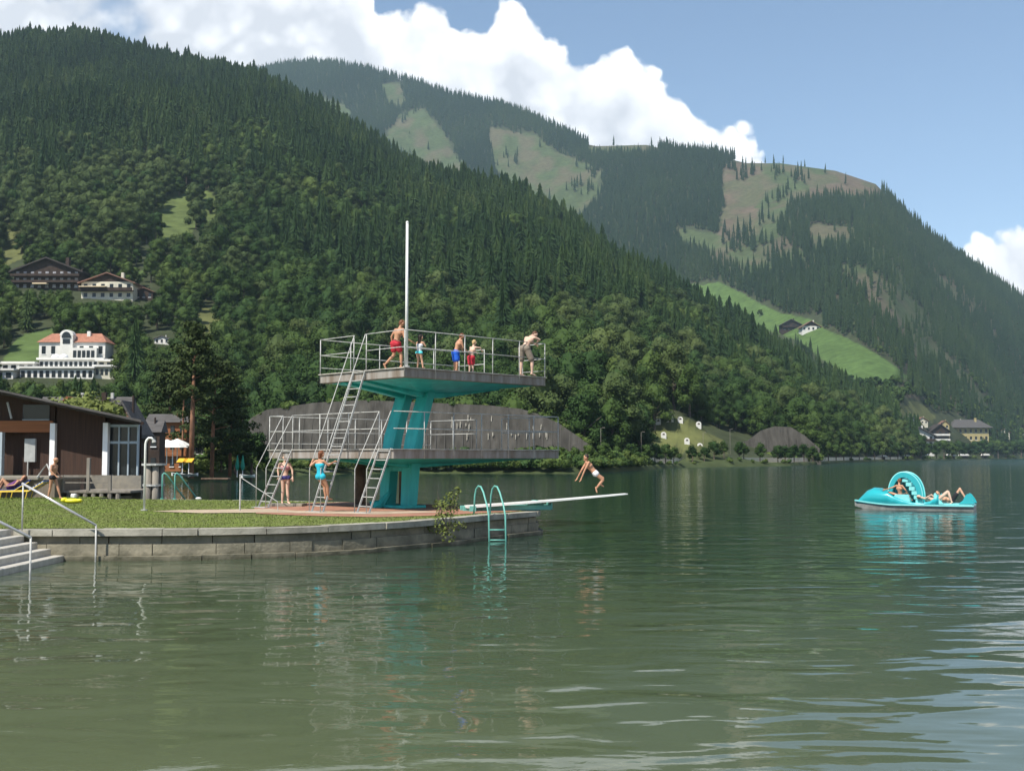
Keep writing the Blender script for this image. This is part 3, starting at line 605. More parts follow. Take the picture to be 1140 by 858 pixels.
# ground sheets
cen = Vector((-8, 37, G))
def sheet(name, pts, m, dz, inset=0): 
    mb = MB(); P = [Vector(p) for p in pts]; mb.add([(p.x, p.y, G + dz) for p in P], [tuple(range(len(P)))]); o = mb.build(name, m); tag(o, kind='structure')
    bm = bmesh.new(); bm.from_mesh(o.data); bmesh.ops.triangulate(bm, faces=bm.faces, ngon_method='EAR_CLIP'); bm.to_mesh(o.data); bm.free(); return o
inner = [along(s)[0] - along(s)[1] * .42 for s in np.linspace(.0, TOT - .1, 90)]
lawn_pts = inner + [Vector((-17.5, 47.6, 0)), Vector((-17.5, 54, 0)), Vector((-60, 54, 0)), Vector((-60, 5, 0)), Vector((-12.42, 5, 0)), Vector((-12.42, 27.6, 0))]
sheet('lawn', lawn_pts, M_GRASS, -.012)
bm_ = MB(); bm_.add([(p.x, p.y, -1) for p in lawn_pts] + [(p.x, p.y, G - .03) for p in lawn_pts], [(i, (i + 1) % len(lawn_pts), len(lawn_pts) + (i + 1) % len(lawn_pts), len(lawn_pts) + i) for i in range(len(lawn_pts))]); tag(bm_.build('lawn_bank', M_CONC), kind='structure')
pave = [onz(*p, G) for p in ((285, 571.5), (340, 574), (420, 575.5), (480, 574), (530, 571.3), (565, 569.5), (592, 567.5))]
pave += [Vector((.75, 37.0, G)), Vector((.5, 38.2, G)), Vector((-2.5, 40.7, G)), Vector((-6.3, 43.0, G)), Vector((-8.3, 42.0, G)), Vector((-8.8, 38.5, G))]
sheet('paving', pave, M_TERRA, .006)
gravel = [onz(*p, G) for p in ((170, 569.3), (225, 571.2), (300, 570.5), (345, 571.5), (420, 572.5), (500, 570), (470, 569), (400, 569.5), (330, 568.6), (300, 566.5), (240, 567.3), (200, 567.8))]
sheet('worn_path', gravel, M_SAND, .012)
# grass: blades over the lawn, longer along the coping
def grass_blades():
    n = 150000; V = []; 
    X = rng.uniform(-24, .6, n); Y = 26.9 + (rng.uniform(0, 1, n) ** 1.3) * 22
    pl = [(p.x, p.y) for p in lawn_pts]; pp = [(p.x, p.y) for p in pave]; pg = [(p.x, p.y) for p in gravel]
    k = inpoly(X, Y, pl) & ~inpoly(X, Y, pp) & ~inpoly(X, Y, pg); X = X[k]; Y = Y[k]; n = len(X)
    h = rng.uniform(.016, .045, n); w_ = rng.uniform(.006, .014, n) * (1 + (Y - 27) * .04); a = rng.uniform(0, 3.14, n); l = rng.normal(0, .022, (2, n))
    Z = np.full(n, G - .014); ca, sa = np.cos(a) * w_, np.sin(a) * w_
    V = np.stack([np.stack([X - ca, Y - sa, Z], 1), np.stack([X + ca, Y + sa, Z], 1), np.stack([X + l[0], Y + l[1], Z + h], 1)], 1).reshape(-1, 3)
    o = npmesh('grass', V, np.arange(len(V)).reshape(-1, 3), M_BLADE, smooth=False); tag(o, 'short green lawn grass of the bathing peninsula', 'grass', kind='stuff')
grass_blades()
# ------------------------------------------------------------------ bathing steps and their handrails
st_ = empty('bathing_steps', (-11.6, 22, G), 'broad pale stone steps going down into the lake at the left', 'steps')
for k in range(7):
    x0 = -12.42 + (.36 if k else 0) + .33 * max(k - 1, 0) if k else -12.42
    xe = -12.05 + .33 * k; z = G - .155 * k
    MB().bb((-12.42, 8, -1.2 + .01 * k), (xe, 27.17 - .01 * k, z)).build('step', M_STEP, st_, bevel=.012)
for (yy_, lb, zt, x1) in ((27.02, 'sloping handrail by the corner of the quay wall, the farther of two', 0, -9.95), (22.9, 'sloping handrail at the left edge of the steps, the nearer of two', 0, -9.75)):
    hr = empty('handrail', (-11.8, yy_, G), lb, 'handrail', 'handrails of the bathing steps')
    MB().tube([(-11.75, yy_, 1.86), (x1, yy_, .86)], .028, 10).build('rail', M_CHROME, hr, smooth=True)
    MB().tube([(-11.72, yy_, G - .02), (-11.72, yy_, 1.84)], .02, 8).build('post', M_GALV, hr, smooth=True)
    MB().tube([(x1, yy_, .87), (x1 + .01, yy_, -.7)], .022, 8).build('post', M_GALV, hr, smooth=True)
# ------------------------------------------------------------------ things on the lawn
def dshape(mb_, p, r_): return mb_
fl = onz(80, 560, G); m_y = mat('yellow_plastic', (.72, .68, .03), rough=.4, col2=(.6, .55, .02), scale=3)
mb = MB(); mb.ball(fl + Vector((0, 0, .09)), .3, 14, 8, (1.15, .6, .32)); mb.ball(fl + Vector((-.28, 0, .12)), .14, 10, 6, (.9, 1.3, .7)); mb.ball(fl + Vector((.27, .02, .10)), .12, 10, 6, (1, 1.2, .6))
single(mb, 'swim_float', m_y, fl, 'flat bright yellow inflatable lying on the lawn', 'swim float', smooth=True)
b0 = onz(155, 568, G); sh_ = empty('shower', (onz(160.5, 568, G)), 'white shower post with a hooked top on the lawn', 'shower'); p = rootloc(sh_)
MB().tube([p, p + Vector((0, 0, 2.15)), p + Vector((.03, 0, 2.26)), p + Vector((.1, 0, 2.34)), p + Vector((.19, 0, 2.34)), p + Vector((.26, 0, 2.27))], .036, 10).build('pipe', M_WHITE, sh_, smooth=True)
MB().tube([p + Vector((.26, 0, 2.28)), p + Vector((.28, 0, 2.2))], [.05, .07], 10).build('shower_head', M_GALV, sh_)
MB().tube([p, p + Vector((0, 0, .03))], .11, 12).build('base_plate', M_GALV, sh_)
# the low steel post with wire stays beside the paving (fence end)
p = onz(267, 568.5, G); sf = empty('stayed_post', p, 'thin steel post with a slanting stay left of the diving tower', 'post')
MB().tube([p, p + Vector((0, 0, 1.12))], .025, 8).build('post', M_GALV, sf); MB().tube([p + Vector((0, 0, 1.08)), p + Vector((1.25, -.2, .30)), p + Vector((1.26, -.2, 0))], .014, 6).build('stay', M_GALV, sf)
MB().ball(p + Vector((0, 0, 1.14)), .035, 8, 6).build('cap', M_GALV, sf)
# mint bathing ladders by the far water's edge, left
for px, lb in ((180.5, 'mint green bathing ladder rail by the pile cluster, left of a pair'), (194.5, 'mint green bathing ladder rail on the far lawn edge, right of a pair')):
    p = Vector((onz(px, 553, G).x * 46.2 / onz(px, 553, G).y, 46.2, G)); hr = empty('ladder_rail', p, lb, 'ladder rail', 'mint ladder rails at the back of the lawn')
    MB().tube([p + Vector((0, 0, 0)), p + Vector((0, 0, 1.0)), p + Vector((.05, .03, 1.06)), p + Vector((.14, .08, 1.0)), p + Vector((1.0, .9, -.45))], .032, 8).build('rail', M_LTEAL, hr, smooth=True)
    MB().tube([p, p + Vector((0, 0, .03))], .08, 10).build('foot', M_LTEAL, hr)
p = onz(221, 556, G); single(MB().ball(p + Vector((0, 0, .05)), .09, 10, 6, (1.4, 1, .6)), 'white_bag', M_WHITE, p, 'small white bag at the foot of the mint rails', 'bag', smooth=True)
# pile cluster of grey timbers
pc = Vector((at(171, 555, 47.8).x, 47.8, 0)); pcg = empty('pile_cluster', pc, 'grey weathered timber mooring piles bound under a flat cap', 'mooring piles')
M_PILE = mat('weathered_wood', (.26, .235, .20), rough=.9, col2=(.14, .125, .105), scale=4, stretch=(1, 1, .15), bump=.4)
for k in range(7):
    a = k * 2 * math.pi / 6; r_ = 0 if k == 6 else .28; MB().tube([pc + Vector((math.cos(a) * r_ * 1.25, math.sin(a) * r_ * 1.25, -1)), pc + Vector((math.cos(a) * r_, math.sin(a) * r_, 2.12))], .14, 9).build('pile', M_PILE, pcg, smooth=True)
MB().tube([pc + Vector((0, 0, 2.12)), pc + Vector((0, 0, 2.2))], .52, 14).build('cap', M_GALV, pcg)
MB().tube([pc + Vector((0, 0, 1.25)), pc + Vector((0, 0, 1.33))], .46, 14).build('band', M_GALV, pcg)
# ------------------------------------------------------------------ sun loungers at the left edge
m_blue = mat('blue_canvas', (.035, .07, .30), rough=.8, var=.15, scale=8); m_yel = mat('yellow_frame', (.70, .48, .05), rough=.6, var=.1)
m_str = bpy.data.materials.new('striped_cloth'); m_str.use_nodes = True; nt = m_str.node_tree; wv_ = nd(nt, 'ShaderNodeTexWave', i_Scale=2.6); tcx = nd(nt, 'ShaderNodeTexCoord'); nt.links.new(tcx.outputs['Object'], wv_.inputs[0])
rp_ = nd(nt, 'ShaderNodeValToRGB'); rp_.color_ramp.interpolation = 'CONSTANT'; rp_.color_ramp.elements[0].color = (.08, .14, .42, 1); rp_.color_ramp.elements[1].color = (.62, .66, .72, 1); rp_.color_ramp.elements[1].position = .5; nt.links.new(wv_.outputs[0], rp_.inputs[0]); nt.links.new(rp_.outputs[0], nt.nodes['Principled BSDF'].inputs['Base Color'])
def lounger(px, py, rz, mc, label):
    p = onz(px, py, G); t = empty('sun_lounger', p, label, 'sun lounger', None, rz); o = p
    def pt(x, y, z): return (o.x + x, o.y + y, o.z + z)
    for s in (-.3, .3): MB().tube([pt(-.95, s, .27), pt(.35, s, .30), pt(.95, s, .66)], .022, 6).build('frame', m_yel, t)
    for x in (-.75, .3):
        for s in (-.3, .3): MB().tube([pt(x, s, .28), pt(x - .06, s, 0)], .02, 6).build('leg', m_yel, t)
    MB().prism([pt(-.95, -.29, .285), pt(.35, -.29, .315), pt(.35, .29, .315), pt(-.95, .29, .285)], (0, 0, .035)).build('seat', m_yel if mc is m_str else mc, t)
    MB().prism([pt(.35, -.31, .33), pt(.98, -.31, .72), pt(.98, .31, .72), pt(.35, .31, .33)], (0, 0, .04)).build('backrest', mc, t)
    return t
lounger(8, 553.6, R(8), m_blue, 'blue canvas sun lounger with a sunbather at the left edge'); lounger(25, 554.6, R(2), m_str, 'yellow framed lounger draped with a blue and white striped towel')
# ================================================================== diving tower
PV = Vector((.708, .706, 0)); QV = Vector((-.706, .708, 0))          # jump direction, ladder-side edge direction (to the left and away)
tw = empty('diving_tower', (-3.85, 38.5, G), 'teal diving tower with two grey railed platforms and steel ladders', 'diving tower')
A5 = Vector((-3.36, 35.0, 0)); A3 = Vector((-3.7, 35.1, 0)); L5, W5, L3, W3_ = 6.38, 4.5, 7.57, 7.0; Z5, Z3 = 5.31, 2.76
def corner(A, Ln, Wd): return A, A + QV * Wd, A + QV * Wd + PV * Ln, A + PV * Ln      # A near, B left, C far, R right
def deck(A, Ln, Wd, zt, th, nm):
    a, b_, c, r = corner(A, Ln, Wd); z = zt - th
    o = MB().prism([(p.x, p.y, z) for p in (a, b_, c, r)], (0, 0, th)).build('platform', M_DECK, tw, bevel=.012)
    e = .05
    pts = [a - PV * e - QV * e, b_ - PV * e + QV * e, c + PV * e + QV * e, r + PV * e - QV * e]
    MB().prism([(p.x, p.y, zt + .002) for p in pts], (0, 0, .03)).build('deck_board', mat('platform_floor', (.42, .40, .36), rough=.9, var=.2, scale=4), o)
    return o
d5 = deck(A5, L5, W5, Z5 - .05, .28, 'upper'); d3 = deck(A3, L3, W3_, Z3 - .05, .28, 'lower')
TR = .0145
def railing(A, Ln, Wd, zt, gaps, nq, npz, low=()):
    """posts and rails round a deck; gaps {side: (from, to)} in metres along the side stay open"""
    a, b_, c, r = corner(A, Ln, Wd); sides = {'q0': (a, b_, nq), 'p1': (b_, c, npz), 'q1': (r, c, nq), 'p0': (a, r, npz)}
    zr, zm, zl = zt + 1.16, zt + .62, zt + .2
    for key, (s, e, n) in sides.items():
        d = (e - s); ln = d.length; d.normalize(); g = gaps.get(key, []); cuts = [0.0]
        for x0, x1 in g: cuts += [x0, x1]
        cuts.append(ln)
        for i in range(0, len(cuts), 2):
            x0, x1 = cuts[i], cuts[i + 1]
            if x1 - x0 < .15: continue
            rl = MB()
            for z in (zr, zm) + ((zl,) if key in low else ()):
                p0 = s + d * x0; p1 = s + d * x1; rl.tube([(p0.x, p0.y, z), (p1.x, p1.y, z)], TR if z != zl else TR * .8, 7)
            rl.build('railing', M_GALV, tw, smooth=True)
            m_ = max(1, round((x1 - x0) / (ln / n)))
            for k in range(m_ + 1):
                if k == 0 and x0 == 0 and key in ('p0', 'p1', 'q1'): continue
                if k == m_ and x1 == ln and key == 'q1': continue
                p = s + d * (x0 + (x1 - x0) * k / m_); MB().tube([(p.x, p.y, zt - .33), (p.x, p.y, zr)], TR * 1.15, 7).build('railing_post', M_GALV, tw, smooth=True)
railing(A5, L5, W5, Z5, {'q0': [(1.95, 2.62)], 'q1': [(1.1, 3.1)]}, 3, 5, ('p1', 'q1'))
railing(A3, L3, W3_, Z3, {'q0': [(.1, .72), (5.55, 6.15)], 'q1': [(2.9, 4.3)]}, 5, 6, ('p1',))
def ladder(A, s0, zt, run, hw=.30, hands=True, rungs=8):
    """inclined ladder on the near-left side: s0 its centre along the side"""
    top = A + QV * s0; foot = top - PV * run; l = empty_part = None
    root = MB(); d = Vector((foot.x - top.x, foot.y - top.y, G - zt))
    first = None
    for sgn in (-1, 1):
        o = QV * hw * sgn; t_ = Vector((top.x, top.y, zt)) + o; f_ = Vector((foot.x, foot.y, G)) + o
        side = MB().prism([f_ - PV * .03 - QV * .014, f_ + PV * .03 - QV * .014, f_ + PV * .03 + QV * .014, f_ - PV * .03 + QV * .014], t_ - f_)
        if first is None: first = side.build('ladder', M_GALV, tw)
        else: side.build('stringer', M_GALV, first)
    rg = MB()
    n = max(6, round((zt - G) / .27))
    for k in range(1, n + 1):
        t = (k - .3) / n; c = Vector((foot.x, foot.y, G)).lerp(Vector((top.x, top.y, zt)), t); rg.bb((0, 0, 0), (0, 0, 0)) if 0 else rg.tube([c - QV * hw, c + QV * hw], .017, 6)
    rg.build('rungs', M_GALV, first)
    for sgn in (-1, 1):
        o = QV * (hw + .0) * sgn; topr = Vector((top.x, top.y, zt + 1.16)) - PV * .02 + o; dirn = (Vector((foot.x, foot.y, G)) - Vector((top.x, top.y, zt)))
        zf = G + 1.0 + .35; k = (zt + 1.16 - zf) / (zt - G); e = topr + Vector((dirn.x, dirn.y, dirn.z)) * k - PV * .12
        bt = Vector((foot.x, foot.y, G)) + o - PV * .10
        e = Vector((bt.x, bt.y, zf)); MB().tube([topr + PV * .02, topr, e, bt], TR, 7).build('ladder_handrail', M_GALV, first, smooth=True)
    MB().box((foot.x - .05, foot.y - .04, G + .01), (.8, .3, .02), rz=math.atan2(QV.y, QV.x)).build('foot_plate', M_GALV, first)
    return first
ladder(A5, 2.28, Z5, 1.62); ladder(A3, .41, Z3, .85); ladder(A3, 5.85, Z3, .95)
# legs: two slabs, leaning towards the water, set on a pierced lower block
def leg(qoff, wq, name='leg'):
    lv = [(G - .1, Vector((-3.88, 38.45, 0)), .52 * wq, .40), (2.5, Vector((-3.80, 38.55, 0)), .70 * wq, .38), (3.2, Vector((-3.70, 38.66, 0)), .78 * wq, .36), (5.03, Vector((-3.26, 39.10, 0)), .68 * wq, .34)]
    V = []
    for z, c, w_, t_ in lv:
        cc = c + QV * (qoff * (1.0 if z > 2.6 else .98))
        for sq, sp2 in ((-1, -1), (1, -1), (1, 1), (-1, 1)): p = cc + QV * sq * w_ / 2 + PV * sp2 * t_ / 2; V.append((p.x, p.y, z))
    Fc = [(3, 2, 1, 0), (12, 13, 14, 15)]
    for k in range(3):
        for j in range(4): Fc.append((4 * k + j, 4 * k + (j + 1) % 4, 4 * k + 4 + (j + 1) % 4, 4 * k + 4 + j))
    return MB().add(V, Fc).build(name, M_TEAL, tw, bevel=.02)
leg(-.56, .80); leg(.60, .80)
# web joining the legs under the lower platform with the rusty opening below it
c0 = Vector((-3.84, 38.52, 0)); zt_ = Z3 - .33
MB().prism([c0 - QV * .3 - PV * .17 + Vector((0, 0, 2.0)), c0 + QV * .3 - PV * .17 + Vector((0, 0, 2.0)), c0 + QV * .3 - PV * .17 + Vector((0, 0, zt_)), c0 - QV * .3 - PV * .17 + Vector((0, 0, zt_))], PV * .3).build('web', M_TEAL, tw)
MB().box((c0.x + .12, c0.y + .12, G + .62), (.03, .46, 1.25), rz=math.atan2(PV.y, PV.x)).build('rusty_panel', M_RUST, tw)
MB().tube([(c0.x - .9, c0.y - .05, G - .02), (c0.x - .6, c0.y - .05, G + .14), (c0.x - .35, c0.y - .0, G + .5)], [.26, .16, .08], 8).build('footing', M_TEAL, tw)
MB().box((c0.x, c0.y, G + .05), (.95, 1.7, .10), rz=math.atan2(PV.y, PV.x)).build('footing_slab', M_TEAL, tw, bevel=.02)
pb = Vector((-5.55, 41.2, 0)); MB().tube([(pb.x, pb.y, G - .3), (pb.x, pb.y, Z3 - .33)], .2, 12).build('rear_column', M_RUST, tw, smooth=True)
# cantilever beams and soffits
def beams(A, Ln, Wd, zt, cx, deep, qs, ends=.06):
    zu = zt - .33
    for qo in qs:
        c = cx + QV * qo; rel = (c - A); sp0 = rel.dot(PV); s0 = -sp0 + .12; s1 = Ln - sp0 - .12
        poly = [(s0, zu), (s1, zu), (s1, zu - ends), (.45, zu - deep), (-.35, zu - deep), (s0, zu - ends)]
        for w_ in (.15,): MB().prism([c + PV * s - QV * w_ + Vector((0, 0, z)) for s, z in poly], QV * 2 * w_).build('beam', M_TEAL, tw, bevel=.01)
    # sloping soffit panels between column head and deck edge: a hollow shallow pyramid
    a, b_, cc, r = corner(A, Ln, Wd); m_ = .25
    o4 = [a + (PV + QV) * m_, b_ + (PV - QV) * m_, cc - (PV + QV) * m_, r + (QV - PV) * m_]; h = deep * .62
    i4 = [cx - PV * .5 - QV * .7, cx - PV * .5 + QV * .7, cx + PV * .6 + QV * .7, cx + PV * .6 - QV * .7]
    V = [(p.x, p.y, zu - .005) for p in o4] + [(p.x, p.y, zu - h) for p in i4]
    MB().add(V, [(0, 1, 5, 4), (1, 2, 6, 5), (2, 3, 7, 6), (3, 0, 4, 7), (4, 5, 6, 7), (3, 2, 1, 0)]).build('soffit', M_TEAL, tw)
beams(A5, L5, W5, Z5, Vector((-3.26, 39.1, 0)), .46, (-.53, .53)); beams(A3, L3, W3_, Z3, Vector((-3.82, 38.55, 0)), .30, (-.53, .53))
# flagpole standing on the upper platform's near corner
fp = Vector((-3.36 + .32, 35.32, Z5)); fp = Vector((at(452.5, 400, 35.45).x, 35.45, Z5)); fpo = empty('flagpole', fp, 'tall white bare flagpole on the near corner of the upper diving platform', 'flagpole')
MB().tube([fp + Vector((0, 0, .0)), fp + Vector((0, 0, 4.62))], [.052, .040], 12).build('pole', M_WHITE, fpo, smooth=True); MB().ball(fp + Vector((0, 0, 4.64)), .05, 10, 6).build('pole_cap', M_WHITE, fpo)
MB().tube([fp + Vector((0, 0, .0)), fp + Vector((0, 0, .06))], .1, 12).build('base_flange', M_GALV, fpo)
def gnd_(px, D): v = at(px, 500, D); v.z = G; return v
# low concrete slab by the left ladder
sp0_ = gnd_(319, 39.4); single(MB().box(sp0_ + Vector((0, .2, .05)), (1.25, .7, .10), rz=R(-4)), 'foot_slab', M_CONC, sp0_, 'low grey concrete slab under the bather by the left ladder', 'slab', bevel=.01)
# ------------------------------------------------------------------ one-metre springboard
sb = empty('springboard', (-.4, 36.6, G), 'white one metre springboard over a mint green base beam', 'springboard')
p0 = at(519, 562.5, 36.0); p1 = at(697, 549, 37.5); ax = (p1 - p0).normalized(); sd = Vector((-ax.y, ax.x, 0)).normalized(); up_ = Vector((0, 0, 1))
n = 12; V = []
for k in range(n + 1):
    t = k / n; c = p0.lerp(p1, t) + up_ * (math.sin(t * math.pi) * -.02); th = .075 - .045 * t; hw = .25 if t < .93 else .25 - (t - .93) * 1.2
    for s, z in ((-1, -th), (1, -th), (1, 0), (-1, 0)): p = c + sd * hw * s + up_ * z; V.append(tuple(p))
Fc = [(3, 2, 1, 0), tuple(4 * n + i for i in range(4))] + [(4 * k + j, 4 * k + (j + 1) % 4, 4 * k + 4 + (j + 1) % 4, 4 * k + 4 + j) for k in range(n) for j in range(4)]
MB().add(V, Fc).build('board', M_WHITE, sb)
b0 = at(514, 568.5, 36.35); b1 = at(611, 564.5, 37.0)
for s in (-.2, .2): MB().prism([b0 + sd * (s - .05) - up_ * .0, b0 + sd * (s + .05), b0 + sd * (s + .05) + up_ * .16, b0 + sd * (s - .05) + up_ * .16], b1 - b0 + Vector((0, 0, -.07))).build('base_beam', M_LTEAL, sb, bevel=.008)
f0 = b0.lerp(b1, .84)
MB().tube([f0 - sd * .3 + up_ * .20, f0 + sd * .3 + up_ * .20], .055, 12).build('fulcrum', M_LTEAL, sb, smooth=True); MB().box(f0 + up_ * .13 + ax * .0, (.5, .34, .06), rz=math.atan2(ax.y, ax.x)).build('fulcrum_rail', M_LTEAL, sb)
MB().prism([b1 + sd * -.26 - up_ * .06, b1 + sd * .26 - up_ * .06, b1 + sd * .26 + up_ * .15, b1 - sd * .26 + up_ * .15], ax * .04).build('end_plate', M_LTEAL, sb)
MB().box(p0 + ax * .15 - up_ * .10, (.2, .6, .16), rz=math.atan2(ax.y, ax.x)).build('anchor', M_LTEAL, sb)
# ------------------------------------------------------------------ mint pool ladder on the quay
pl_ = empty('pool_ladder', onz(543, 573, G), 'mint green pool ladder with hooped handrails on the quay edge', 'pool ladder')
for px_l, px_o in ((527.5, 546.5), (545.5, 564.5)):
    a = at(px_l, 573.0, 34.2); a.z = G - .01; o = at(px_o, 590, 33.1); 
    a0 = Vector((a.x, a.y, G - .01)); top = a0 + Vector((.10, -.06, .82)); ctrl = [a0, a0 + Vector((.03, -.02, .55)), a0 + Vector((.07, -.06, .76)), a0 + Vector((.14, -.15, .86)), a0 + Vector((.22, -.26, .84)), a0 + Vector((.30, -.42, .68)), a0 + Vector((.42, -.72, .28)), a0 + Vector((.47, -.85, .0)), a0 + Vector((.50, -.88, -1.5))]
    MB().tube(ctrl, .027, 9).build('rail', M_LTEAL, pl_, smooth=True)
e0 = at(527.5, 573, 34.2); e1 = at(545.5, 573, 34.2)
for z in (-.42 + G, G - .72, G - 1.0): MB().tube([Vector((e0.x + .485, e0.y - .86, z)), Vector((e1.x + .485, e1.y - .86, z))], .022, 8).build('rung', M_LTEAL, pl_, smooth=True)
# shrub growing out of the quay wall
r_ = random.Random(5); V = []; Fc = []; sc0 = onz(498, 577, G) + Vector((0, -.15, 0))
for c, rd_, n in (((0, 0, .30), (.33, .28, .22), 150), ((.12, 0, .60), (.22, .22, .16), 90), ((-.22, .05, .42), (.2, .2, .12), 60), ((.27, -.02, .78), (.12, .12, .1), 40), ((-.05, -.14, -.1), (.34, .14, .3), 170), ((-.32, -.14, -.25), (.3, .08, .14), 60), ((.35, -.14, -.18), (.2, .08, .12), 40), ((.05, -.16, -.5), (.22, .08, .12), 60)):
    leafy(V, Fc, c, rd_, n, .036, r_)
wsh = empty('wall_shrub', sc0, 'leafy yellow-green shrub growing out of the quay wall', 'shrub')
me = bpy.data.meshes.new('foliage'); me.from_pydata(V, [], Fc); me.materials.append(M_WIL); o = bpy.data.objects.new('foliage', me); C.objects.link(o); o.parent = wsh
mb = MB()
for k in range(7): a = r_.uniform(-.4, .4); mb.tube([sc0 + Vector((0, -.02, -.35)), sc0 + Vector((a * .5, -.08, .1)), sc0 + Vector((a, r_.uniform(-.1, .1), r_.uniform(.4, .85)))], [.012, .008, .004], 5)
mb.build('stems', M_BARK, wsh)
V = []; Fc = []
for px in (250, 330, 345, 410, 452, 470, 520): 
    s = onz(px, 592 if px < 350 else 588 if px < 430 else 583, .5); leafy(V, Fc, (s.x, s.y - .1, s.z - .05 + .0), (.09, .04, .08), 14, .03, r_)
me = bpy.data.meshes.new('wall_weeds'); me.from_pydata(V, [], Fc); me.materials.append(M_BUSH); o = bpy.data.objects.new('wall_weeds', me); C.objects.link(o); tag(o, 'small weeds sprouting from the joints of the quay wall', 'weeds', kind='stuff')
# ================================================================== buildings
M_WOOD = mat('dark_boarding', (.060, .030, .019), rough=.85, col2=(.026, .014, .010), scale=5, stretch=(4, 4, .12), bump=.5, bscale=8)
M_ORW = mat('orange_boarding', (.30, .115, .045), rough=.8, col2=(.20, .075, .03), scale=4, stretch=(.15, 1, 3))
M_WOOD2 = mat('chalet_wood', (.042, .026, .019), rough=.85, var=.25, scale=.8)
M_GLASS = mat('dark_glass', (.018, .022, .026), rough=.18, var=.1, scale=1, spec=.3)
M_ROOF = mat('grey_roof', (.085, .080, .078), rough=.9, var=.2, scale=2.5, stretch=(.3, 1, 3)); M_DROOF = mat('dark_roof', (.045, .038, .036), rough=.9, var=.2)
M_TILE = mat('orange_tiles', (.34, .15, .095), rough=.85, var=.15, scale=1.2); M_REND = mat('white_render', (.66, .65, .61), rough=.85, var=.06, scale=.5); M_CREAM = mat('cream_render', (.55, .52, .42), rough=.85, var=.08, scale=.5)
M_YEL = mat('yellow_render', (.40, .33, .16), rough=.85, var=.08, scale=.4); M_BROWN = mat('brown_tiles', (.20, .11, .08), rough=.9, var=.2)
M_AWN = mat('cream_awning', (.72, .58, .38), rough=.8, var=.05); M_WPOST = mat('white_post', (.80, .80, .80), rough=.6, var=.04); M_BLUEG = mat('grey_blue_frame', (.34, .40, .44), rough=.5, var=.05)
# ---- the wooden bathhouse at the left, facade along x at Y = 52
YB = 52.0; TZ = H - 21 / F * YB                    # terrace level
def bx(px): return float(ue(px, 500)[0]) * YB
def bz(py): return H + float(ue(60, py)[1]) * YB
bh = empty('bathhouse', (bx(60), YB, TZ), 'dark wooden lakeside bathhouse with white posts and a sloping lean-to roof', 'bathhouse')
def fp_(name, px0, px1, z0, z1, m, y0=0.0, t=.12, parent=bh, **kw):
    """facade panel following the roof slope when z1 is None"""
    x0, x1 = bx(px0), bx(px1)
    za, zb = (z1, z1) if z1 is not None else (bz(436 + px0 * .215), bz(436 + px1 * .215))
    return MB().prism([(x0, YB + y0, z0), (x1, YB + y0, z0), (x1, YB + y0, zb), (x0, YB + y0, za)], (0, t, 0)).build(name, m, parent, **kw)
fp_('wall', 60.5, 114.5, TZ, None, M_WOOD, .25)
fp_('wall', -30, 22, TZ, None, M_WOOD, .9); fp_('wall', 22, 56, TZ, bz(480), M_WOOD, .5); fp_('gable_boarding', -30, 56, bz(480), None, M_WOOD, .45)
fp_('orange_band', -10, 55.5, bz(481), bz(468), M_ORW, .25)
w1 = fp_('window', 20, 50, bz(467), bz(450), M_GLASS, .40, .06)
MB().prism([(bx(20), YB + .37, bz(467.5)), (bx(50), YB + .37, bz(467.5)), (bx(50), YB + .37, bz(466.3)), (bx(20), YB + .37, bz(466.3))], (0, .05, 0)).build('window_sill', M_BLUEG, w1)
fp_('post', 55, 60.6, TZ, bz(471), M_WPOST, 0, .3); fp_('post', 114, 119.6, TZ, bz(470.5), M_WPOST, 0, .3); fp_('post', -3, 2, TZ, bz(481), M_BLUEG, 0, .3)
fp_('header', 57, 155, bz(472), None, M_WOOD, .5)
cab = fp_('notice_board', 24, 36, bz(514), bz(488), mat('cabinet_grey', (.36, .37, .36), rough=.5, var=.1), .30, .18)
MB().bb((bx(27.5), YB + .3, TZ), (bx(28.5), YB + .4, bz(514))).build('board_post', M_GALV, cab)
gl = fp_('glazing', 119.6, 151.5, TZ, bz(473.5), M_GLASS, .35, .06)
fm = MB()
for px in (130, 140.6, 151): fm.bb((bx(px - .8), YB + .25, TZ), (bx(px + .8), YB + .42, bz(474)))
for py in (492.3, 473.6): fm.bb((bx(119.6), YB + .26, bz(py + 1.4)), (bx(151.8), YB + .43, bz(py - 1.4)))
fm.build('frame', M_BLUEG, gl)
# roof: long lean-to with a thin bright metal edge, running back from the facade
x0, x1 = bx(-40), bx(166); za, zb = bz(436 - 40 * .215), bz(436 + 166 * .215)
MB().prism([(x0, YB - 1.15, za - .02), (x1, YB - 1.15, zb - .02), (x1, YB - 1.15, zb + .13), (x0, YB - 1.15, za + .13)], (-4.6, 11, 0)).build('roof', M_DROOF, bh)
MB().prism([(x0, YB - 1.20, za + .04), (x1, YB - 1.20, zb + .04), (x1, YB - 1.20, zb + .15), (x0, YB - 1.20, za + .10)], (0, .04, 0)).build('roof_edge', M_ROOF, bh)
MB().prism([(x0, YB + .8, TZ), (bx(151), YB + .8, TZ), (bx(151), YB + .8, bz(473)), (x0, YB + .8, bz(440))], (-3.9, 9, 0)).build('building_body', M_WOOD, bh)
MB().tube([(bx(9), YB - .2, bz(448)), (bx(14), YB - .2, bz(466))], .05, 6).build('brace', M_GALV, bh)
